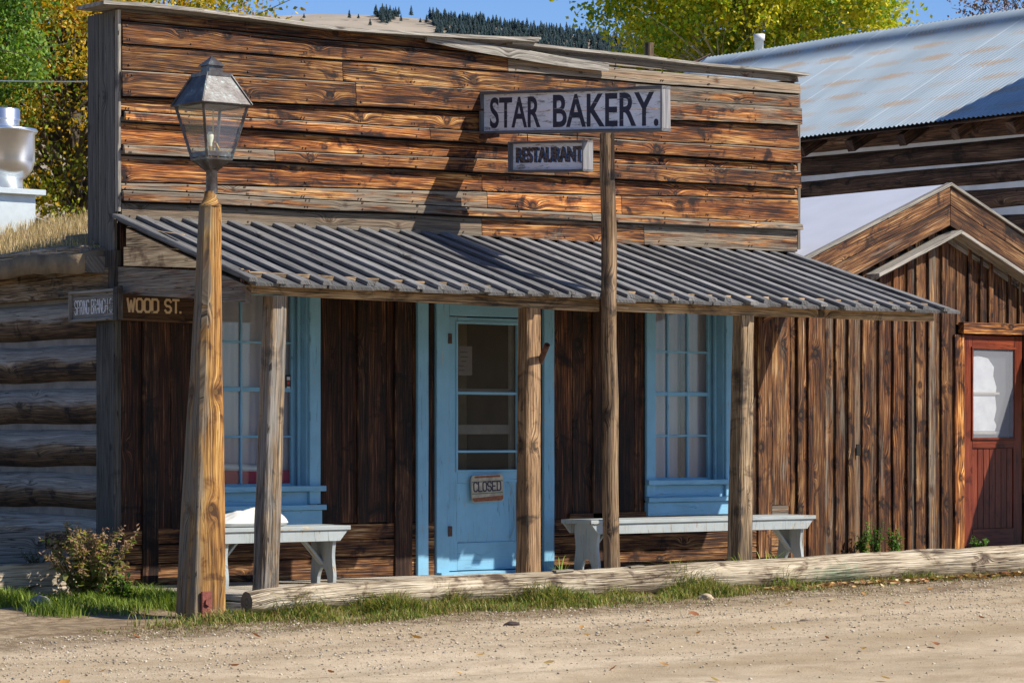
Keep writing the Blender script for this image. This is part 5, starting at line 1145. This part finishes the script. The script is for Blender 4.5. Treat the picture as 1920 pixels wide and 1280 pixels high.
# utility stub and wires
m = MB(); q = CAM+ray(1217, HY)*30; zt = 1.09+(HY-81)/F*30; m.tube([(q.x, q.y, 0), (q.x, q.y, zt)], .05, 10, (.3, .5, 0)); tag(m.build('utility_pole', M['post']), 'dark pole stub just showing above the cap of the false front', 'pole')
m = MB(); a = Vector((q.x, q.y, zt-.10)); b = Vector((BR_X, 9.7, 6.08)); m.tube([a.lerp(b, i/12)+Vector((0, 0, -.12*math.sin(math.pi*i/12))) for i in range(13)], .008, 5); tag(m.build('cable', M['iron']), 'thin cable from the pole stub to the metal roof ridge', 'cable')
m = MB(); a = CAM+ray(-120, 148)*33; b = CAM+ray(260, 152)*31; m.tube([a.lerp(b, i/8)+Vector((0, 0, -.02*math.sin(math.pi*i/8))) for i in range(9)], .007, 5); tag(m.build('cable', M['galvflat']), 'thin pale cable crossing in front of the golden tree', 'cable')

# ------------------------------------------------------------------ planter, left foreground
pl_ = empty('planter_box', 'low weathered timber planter box against the log wall at far left', 'planter', (-.9, .2, -.12))
m = MB(); zt = onY(60, 1056, .0).z
m.plank((-2.6, -.02, -.12), (2.5, 0, 0), (0, 0, zt+.12), (0, .045, 0), (.35, 1.05, 0)); m.plank((-2.6, -.05, -.13), (2.45, 0, 0), (0, 0, .05), (0, .028, 0), (.6, .8, 0)); m.build('front_board', M['log'], pl_)
m = MB(); m.plank((-2.3, .62, zt-.05), (2.05, 0, 0), (0, 0, .26), (0, .05, 0), (.9, 1.0, 0)); m.build('back_board', M['gray'], pl_)
m = MB(); m.box(-2.55, -.12, .03, .61, -.12, zt-.04); m.build('soil', plain('potting_soil', (.06, .042, .03), .95, 0, .4, 20., .8), pl_)

def stems_plant(name, label, base, n, h, spread, leaf, cols, seed, stemcol=(.16, .12, .05), per=14, cat='plant', seedheads=None, group=None):
    rr = random.Random(seed); root = empty(name, label, cat, base, 0, group); m = MB(); cl = []; B = Vector(base)
    V, Fc, T = [], [], []
    for k in range(n):
        a = rr.uniform(0, 6.28); hh = h*rr.uniform(.5, 1.1); rs_ = spread*rr.uniform(.1, 1); tip = B+Vector((math.cos(a)*rs_, math.sin(a)*rs_, hh)); st0 = B+Vector((math.cos(a), math.sin(a), 0))*rs_*.25
        mid = st0.lerp(tip, .5)+Vector((0, 0, hh*.08)); m.tube([st0, mid, tip], [.005, .004, .002], 4)
        for i in range(per):
            t = rr.uniform(.15, 1); p = st0.lerp(mid, t*2) if t < .5 else mid.lerp(tip, t*2-1); d = Vector((rr.gauss(0, 1), rr.gauss(0, 1), rr.gauss(-.1, .5))).normalized(); s_ = leaf*rr.uniform(.5, 1.2)*(1.1-.5*t)
            sdv = d.cross(Vector((0, 0, 1))).normalized()*s_*.3; up = Vector((0, 0, s_*.15)); b0 = len(V); V += [p, p+d*s_*.5+sdv+up, p+d*s_, p+d*s_*.5-sdv+up]; Fc.append((b0, b0+1, b0+2, b0+3)); c = rr.choice(cols); f_ = rr.uniform(.7, 1.3); T += [tuple(x*f_ for x in c)]*4
        if seedheads:
            for i in range(30): p = mid.lerp(tip, rr.uniform(.3, 1.08))+Vector((rr.gauss(0, .012), rr.gauss(0, .012), rr.gauss(0, .01))); d = Vector((rr.gauss(0, 1), rr.gauss(0, 1), rr.gauss(.6, 1))).normalized()*.016; s2 = d.orthogonal().normalized()*.006; b0 = len(V); V += [p-d, p+s2, p+d, p-s2]; Fc.append((b0, b0+1, b0+2, b0+3)); c = rr.choice(seedheads); T += [c]*4
    m.t = [stemcol]*len(m.t); m.build('stem', M['leaf'], root); npmesh('foliage', V, Fc, M['leaf'], T, root); return root
q = onY(168, 1118, -.42)
stems_plant('weed_bush', 'dry brown seed-headed bush beside the porch corner', (q.x, q.y, gz(q.x, q.y)), 60, .50, .36, .075, [(.30, .30, .07), (.36, .30, .11), (.15, .22, .035), (.42, .27, .15), (.22, .28, .05)], 5, per=22, seedheads=[(.36, .21, .12), (.42, .28, .17), (.28, .15, .09)])
q = onY(222, 1122, -.75)
stems_plant('weed_bush', 'small green weed clump in front of the dry bush, by the porch edge', (q.x, q.y, gz(q.x, q.y)), 22, .2, .2, .07, [(.09, .17, .02), (.14, .24, .03)], 6, per=10)
q = onY(70, 1050, .25)
stems_plant('flower_plant', 'low gray-green flowering plant in the timber planter', (q.x, .25, zt-.05), 22, .13, .14, .03, [(.25, .28, .24), (.5, .5, .5), (.12, .16, .1)], 8, per=12)
for (px, h, lab, sp) in ((1618, .22, 'leafy green weed behind the log left of the three by the board wall', .06), (1645, .30, 'tallest bushy green weed behind the log by the board wall', .12), (1678, .26, 'seed-tipped green weed behind the log nearest the red door surround', .1), (1835, .13, 'small green weed at the foot of the red door', .09)):
    q = onY(px, 1035, -.25); stems_plant('weed', lab, (q.x, -.25, .03), 12, h, sp, .06, [(.08, .18, .03), (.12, .26, .05), (.05, .12, .03)], int(px), per=16)
for (px, lab) in ((1385, 'arching grass tuft at the foot of the right porch post'), (1052, 'small dry grass tuft on the log right of the door'), (1450, 'thin flowering weed stalks behind the log under the right bench end')):
    q = onY(px, 1050, -1.98)
    def ft(rr, q=q): return (q.x+rr.normal(0, .045), -1.98+rr.normal(0, .03), .0)
    blades(22, ft, .26, .012, [(.28, .42, .05), (.4, .45, .08), (.18, .3, .04)], int(px), 1.1, name='grass_tuft', label=lab, cat='grass tuft', kind=None, seg=5)

# ------------------------------------------------------------------ verge grass
GC = [(.17, .24, .03), (.26, .32, .05), (.10, .16, .02), (.34, .35, .08), (.46, .38, .16)]
def fv(rr):
    while True:
        x = rr.uniform(-1.3, 10.5); y = rr.uniform(-3.0, -2.12)
        lim = 0.62 if x < 2 else (.62-.075*(x-2) if x < 6 else .3-.03*(x-6))
        if x < -.2: lim = .62-.5*(-.2-x)
        d = (-2.22-y)/lim
        if d > 1 or (x < 0 and lim < .1): continue
        c = noise.noise(Vector((x*2.1, y*3, 1)))+.25*noise.noise(Vector((x*7, y*7, 2)))
        dens = (1.05-d)*(.85 if x < 4.2 else .30-.03*(x-4.2)) + c*1.1-.05
        if x < -.1: dens *= max(0, 1-(-.1-x)/1.1)
        if rr.random() < dens: return (x, y, gz(x, y)-.005, (1.3-.95*d)*(1 if x < 4.6 else .55)*max(.25, .95+1.5*c))
blades(21000, fv, .125, .0065, GC+[(.40, .30, .12), (.30, .2, .08), (.07, .12, .015), (.05, .09, .01)], 31, 1.5, name='verge_grass', label='green grass verge growing along the foot of the log', cat='grass')
def fv3(rr):
    while True:
        x = rr.uniform(-1.6, 11.0); d = abs(rr.normal(0, .42)); y = -2.3-d*(.9 if x < 5 else .4)
        if rr.random() < .7+1.2*noise.noise(Vector((x*2.5, y*4, 9))): return (x, y, gz(x, y)+.004)
blades(16000, fv3, .032, .006, [(.22, .15, .07), (.14, .09, .045), (.34, .25, .12), (.14, .17, .03), (.09, .055, .03), (.2, .24, .05)], 33, 2.5, name='verge_litter', label='low brown matted grass and litter along the road edge', cat='litter', seg=2)
def fv2(rr):
    while True:
        x = rr.uniform(-1.9, .0); y = rr.uniform(-2.3, -.1); d = math.hypot((x+.55)/.8, (y+.75)/.8)
        d2 = math.hypot((x+1.2)/.8, (y+.3)/.5); c = noise.noise(Vector((x*3, y*3, 8)))
        if x > -.04 and y > -2: continue
        if rr.random() < max(1.0-d, .9-d2)+c*.6: return (x, y, gz(x, y)-.005, .8+c)
blades(9000, fv2, .13, .008, GC[:3], 32, 1.0, name='corner_grass', label='low green grass and weeds around the bush by the porch corner', cat='grass')

# stones, pebbles, leaves
def rock(name, px, py, size, label, flat=.6, mat='stone', cat='stone', Z=None, group=None, Yp=None):
    q = onZ(px, py, gz(0, -2) if Z is None else Z) if Yp is None else onY(px, py, Yp); q.z = gz(q.x, q.y); bm = bmesh.new(); bmesh.ops.create_icosphere(bm, subdivisions=3, radius=1); s0 = random.uniform(0, 50)
    for v in bm.verts: n_ = noise.noise(v.co*1.1+Vector((s0, 0, 0)))*.45+noise.noise(v.co*3+Vector((s0, 0, 0)))*.12; v.co = Vector((v.co.x*size[0], v.co.y*size[1], v.co.z*size[2]))*(1+n_)
    me = bpy.data.meshes.new(name); bm.to_mesh(me); bm.free(); me.materials.append(M[mat]); o = bpy.data.objects.new(name, me); COL.objects.link(o); o.location = (q.x, q.y, q.z+size[2]*.35); tag(o, label, cat, group)
M['browns'] = plain('brown_clod', (.13, .09, .06), .95, 0, .4, 14., .8); M['tans'] = plain('tan_stone', (.46, .36, .23), .9, 0, .2, 14., .4); M['blacks'] = plain('dark_clod', (.05, .03, .025), .95, 0, .4, 20., .8)
rock('stone', 75, 1138, (.085, .07, .055), 'purplish gray rock beside the planter at lower left', Yp=-.75); rock('stone', 178, 1151, (.026, .022, .02), 'small tan pebble in front of the dry bush', mat='tans', Yp=-1.1)
rock('stone', 622, 1160, (.09, .06, .03), 'brown flat stone half buried in the grass verge', mat='browns', Z=-.13); rock('stone', 960, 1177, (.055, .04, .02), 'dark clod lying on the dirt road in front of the door', mat='blacks', Z=-.15)
rock('stone', 1325, 1122, (.05, .06, .03), 'tan stone left of the flat slab under the log', mat='tans', Z=-.08); rock('stone', 1352, 1112, (.16, .08, .04), 'flat brown slab leaning under the middle of the log', mat='browns', Z=-.08)
rock('stone', 1508, 1155, (.05, .03, .012), 'thin dark brown clod on the road right of the slab', mat='browns', Z=-.08)
rr = np.random.default_rng(77); n = 80000; V = []; 
oct_ = np.array([(1, 0, 0), (0, 1, 0), (-1, 0, 0), (0, -1, 0), (0, 0, 1), (0, 0, -1)], float); of = np.array([(0, 1, 4), (1, 2, 4), (2, 3, 4), (3, 0, 4), (1, 0, 5), (2, 1, 5), (3, 2, 5), (0, 3, 5)])
X = rr.uniform(-4.5, 11, n); Y = -2.45-np.abs(rr.normal(0, 1, n))*2.2; S = .0024+.010*rr.random(n)**11
Zp = np.array([gz(a, b)+.022*noise.noise(Vector((a*.9, b*2.4, 0)))+.008*noise.noise(Vector((a*5, b*5, 3))) for a, b in zip(X, Y)]); C = np.stack([X, Y, Zp+S*.3], 1)
V = C[:, None, :]+(oct_[None]*np.array([1.2, 1, .6])+rr.normal(0, .22, (n, 6, 3)))*S[:, None, None]; Fp = (of[None]+np.arange(n)[:, None, None]*6).reshape(-1, 3)
pc = np.where((S > .006)[:, None], np.array([(.56, .47, .34), (.45, .36, .25), (.34, .29, .23), (.60, .52, .40), (.38, .29, .20)])[rr.integers(0, 5, n)], np.array([(.56, .45, .31), (.42, .32, .20), (.34, .25, .15), (.62, .51, .37)])[rr.integers(0, 4, n)])
tag(npmesh('road_gravel', V.reshape(-1, 3), Fp, M['dryleaf'], np.repeat(pc, 6, 0)), 'loose pale gravel scattered over the dirt road', 'gravel', kind='stuff')
def one_leaf(seed, s_):
    r_ = random.Random(seed); V = []; n_ = 5
    for i in range(n_):
        t = i/(n_-1); wv = s_*.42*math.sin(math.pi*(t*.9+.06))**.8; x = (t-.5)*s_*1.3; b_ = .28*s_*(t-.5)**2*2
        V += [(x, -wv, b_+wv*.5), (x, 0, b_), (x, wv, b_+wv*.4)]
    Fc = []
    for i in range(n_-1):
        for j in (0, 1): Fc.append((i*3+j, (i+1)*3+j, (i+1)*3+j+1, i*3+j+1))
    return V, Fc
LC = [(.55, .36, .16), (.42, .22, .07), (.62, .48, .26), (.30, .12, .05)]
lm = []
for k in range(8): V, Fc = one_leaf(k, .055); lm.append(npmesh('fallen_leaf', V, Fc, M['dryleaf'], [LC[k % 4]]*15))
spots = [(192, 1250), (120, 1272), (65, 1160), (440, 1240), (1100, 1193), (1245, 1220), (1340, 1245), (1550, 1180), (1620, 1198), (1755, 1192), (1660, 1245), (1090, 1180), (860, 1255), (1150, 1250), (1030, 1240), (900, 1225), (620, 1252), (480, 1190), (255, 1192), (1840, 1150), (1450, 1165), (1310, 1170), (780, 1195), (1700, 1125), (1560, 1120), (1480, 1125), (1620, 1112), (1430, 1135), (1745, 1105), (1800, 1100), (1300, 1140), (1215, 1150)]
rl = random.Random(6); LFI = []
for k, (px, py) in enumerate(spots):
    q = onZ(px, py, -.13 if px < 1200 else -.06); LFI.append(k if k < 8 else rl.randrange(8)); o = lm[k] if k < 8 else lm[LFI[k]].copy()
    if k >= 8: COL.objects.link(o)
    o.location = (q.x, q.y, gz(q.x, q.y)+.018); o.rotation_euler = (rl.uniform(-.5, .5), rl.uniform(-.5, .5), rl.uniform(0, 6.28)); s_ = rl.uniform(.55, 1.05); o.scale = (s_, s_, s_)
    cw_ = ('light brown', 'orange-brown', 'pale straw-coloured', 'dark reddish')[LFI[k] % 4]
    wh_ = next(t for lim_, t in ((170, 'below the planter'), (330, 'below the dry bush'), (480, 'below the street lamp'), (700, 'in front of the left bench'), (960, 'in front of the blue door'), (1130, 'in front of the sign post'), (1300, 'under the left half of the right bench'), (1480, 'in front of the right bench end'), (1620, 'left of the three weeds'), (1740, 'in front of the board wall'), (2000, 'toward the red door')) if px < lim_)
    dp_ = 'by the verge' if py < 1170 else ('on mid road' if py < 1222 else 'low in the photo')
    tag(o, 'dry %s leaf %s, %s' % (cw_, dp_, wh_), 'leaf', 'fallen leaves on the road')
rr = np.random.default_rng(78); V = []; Fc = []; T = []
for k in range(900):
    x = rr.uniform(4.2, 10.8); y = -2.33-abs(rr.normal(0, .12)); v, f = one_leaf(k, .03+.02*rr.random()); Mx = Matrix.Translation((x, y, gz(x, y)+.012)) @ Matrix.Rotation(rr.uniform(0, 6.28), 4, 'Z') @ Matrix.Rotation(rr.uniform(-.9, .9), 4, 'X'); b0 = len(V)
    V += [Mx @ Vector(p) for p in v]; Fc += [tuple(b0+i for i in q) for q in f]; c = LC[rr.integers(0, 4)] if rr.random() > .35 else (.14, .08, .04); T += [c]*15
tag(npmesh('leaf_litter', V, Fc, M['dryleaf'], T), 'brown leaf litter gathered along the foot of the log at right', 'leaf litter', kind='stuff')
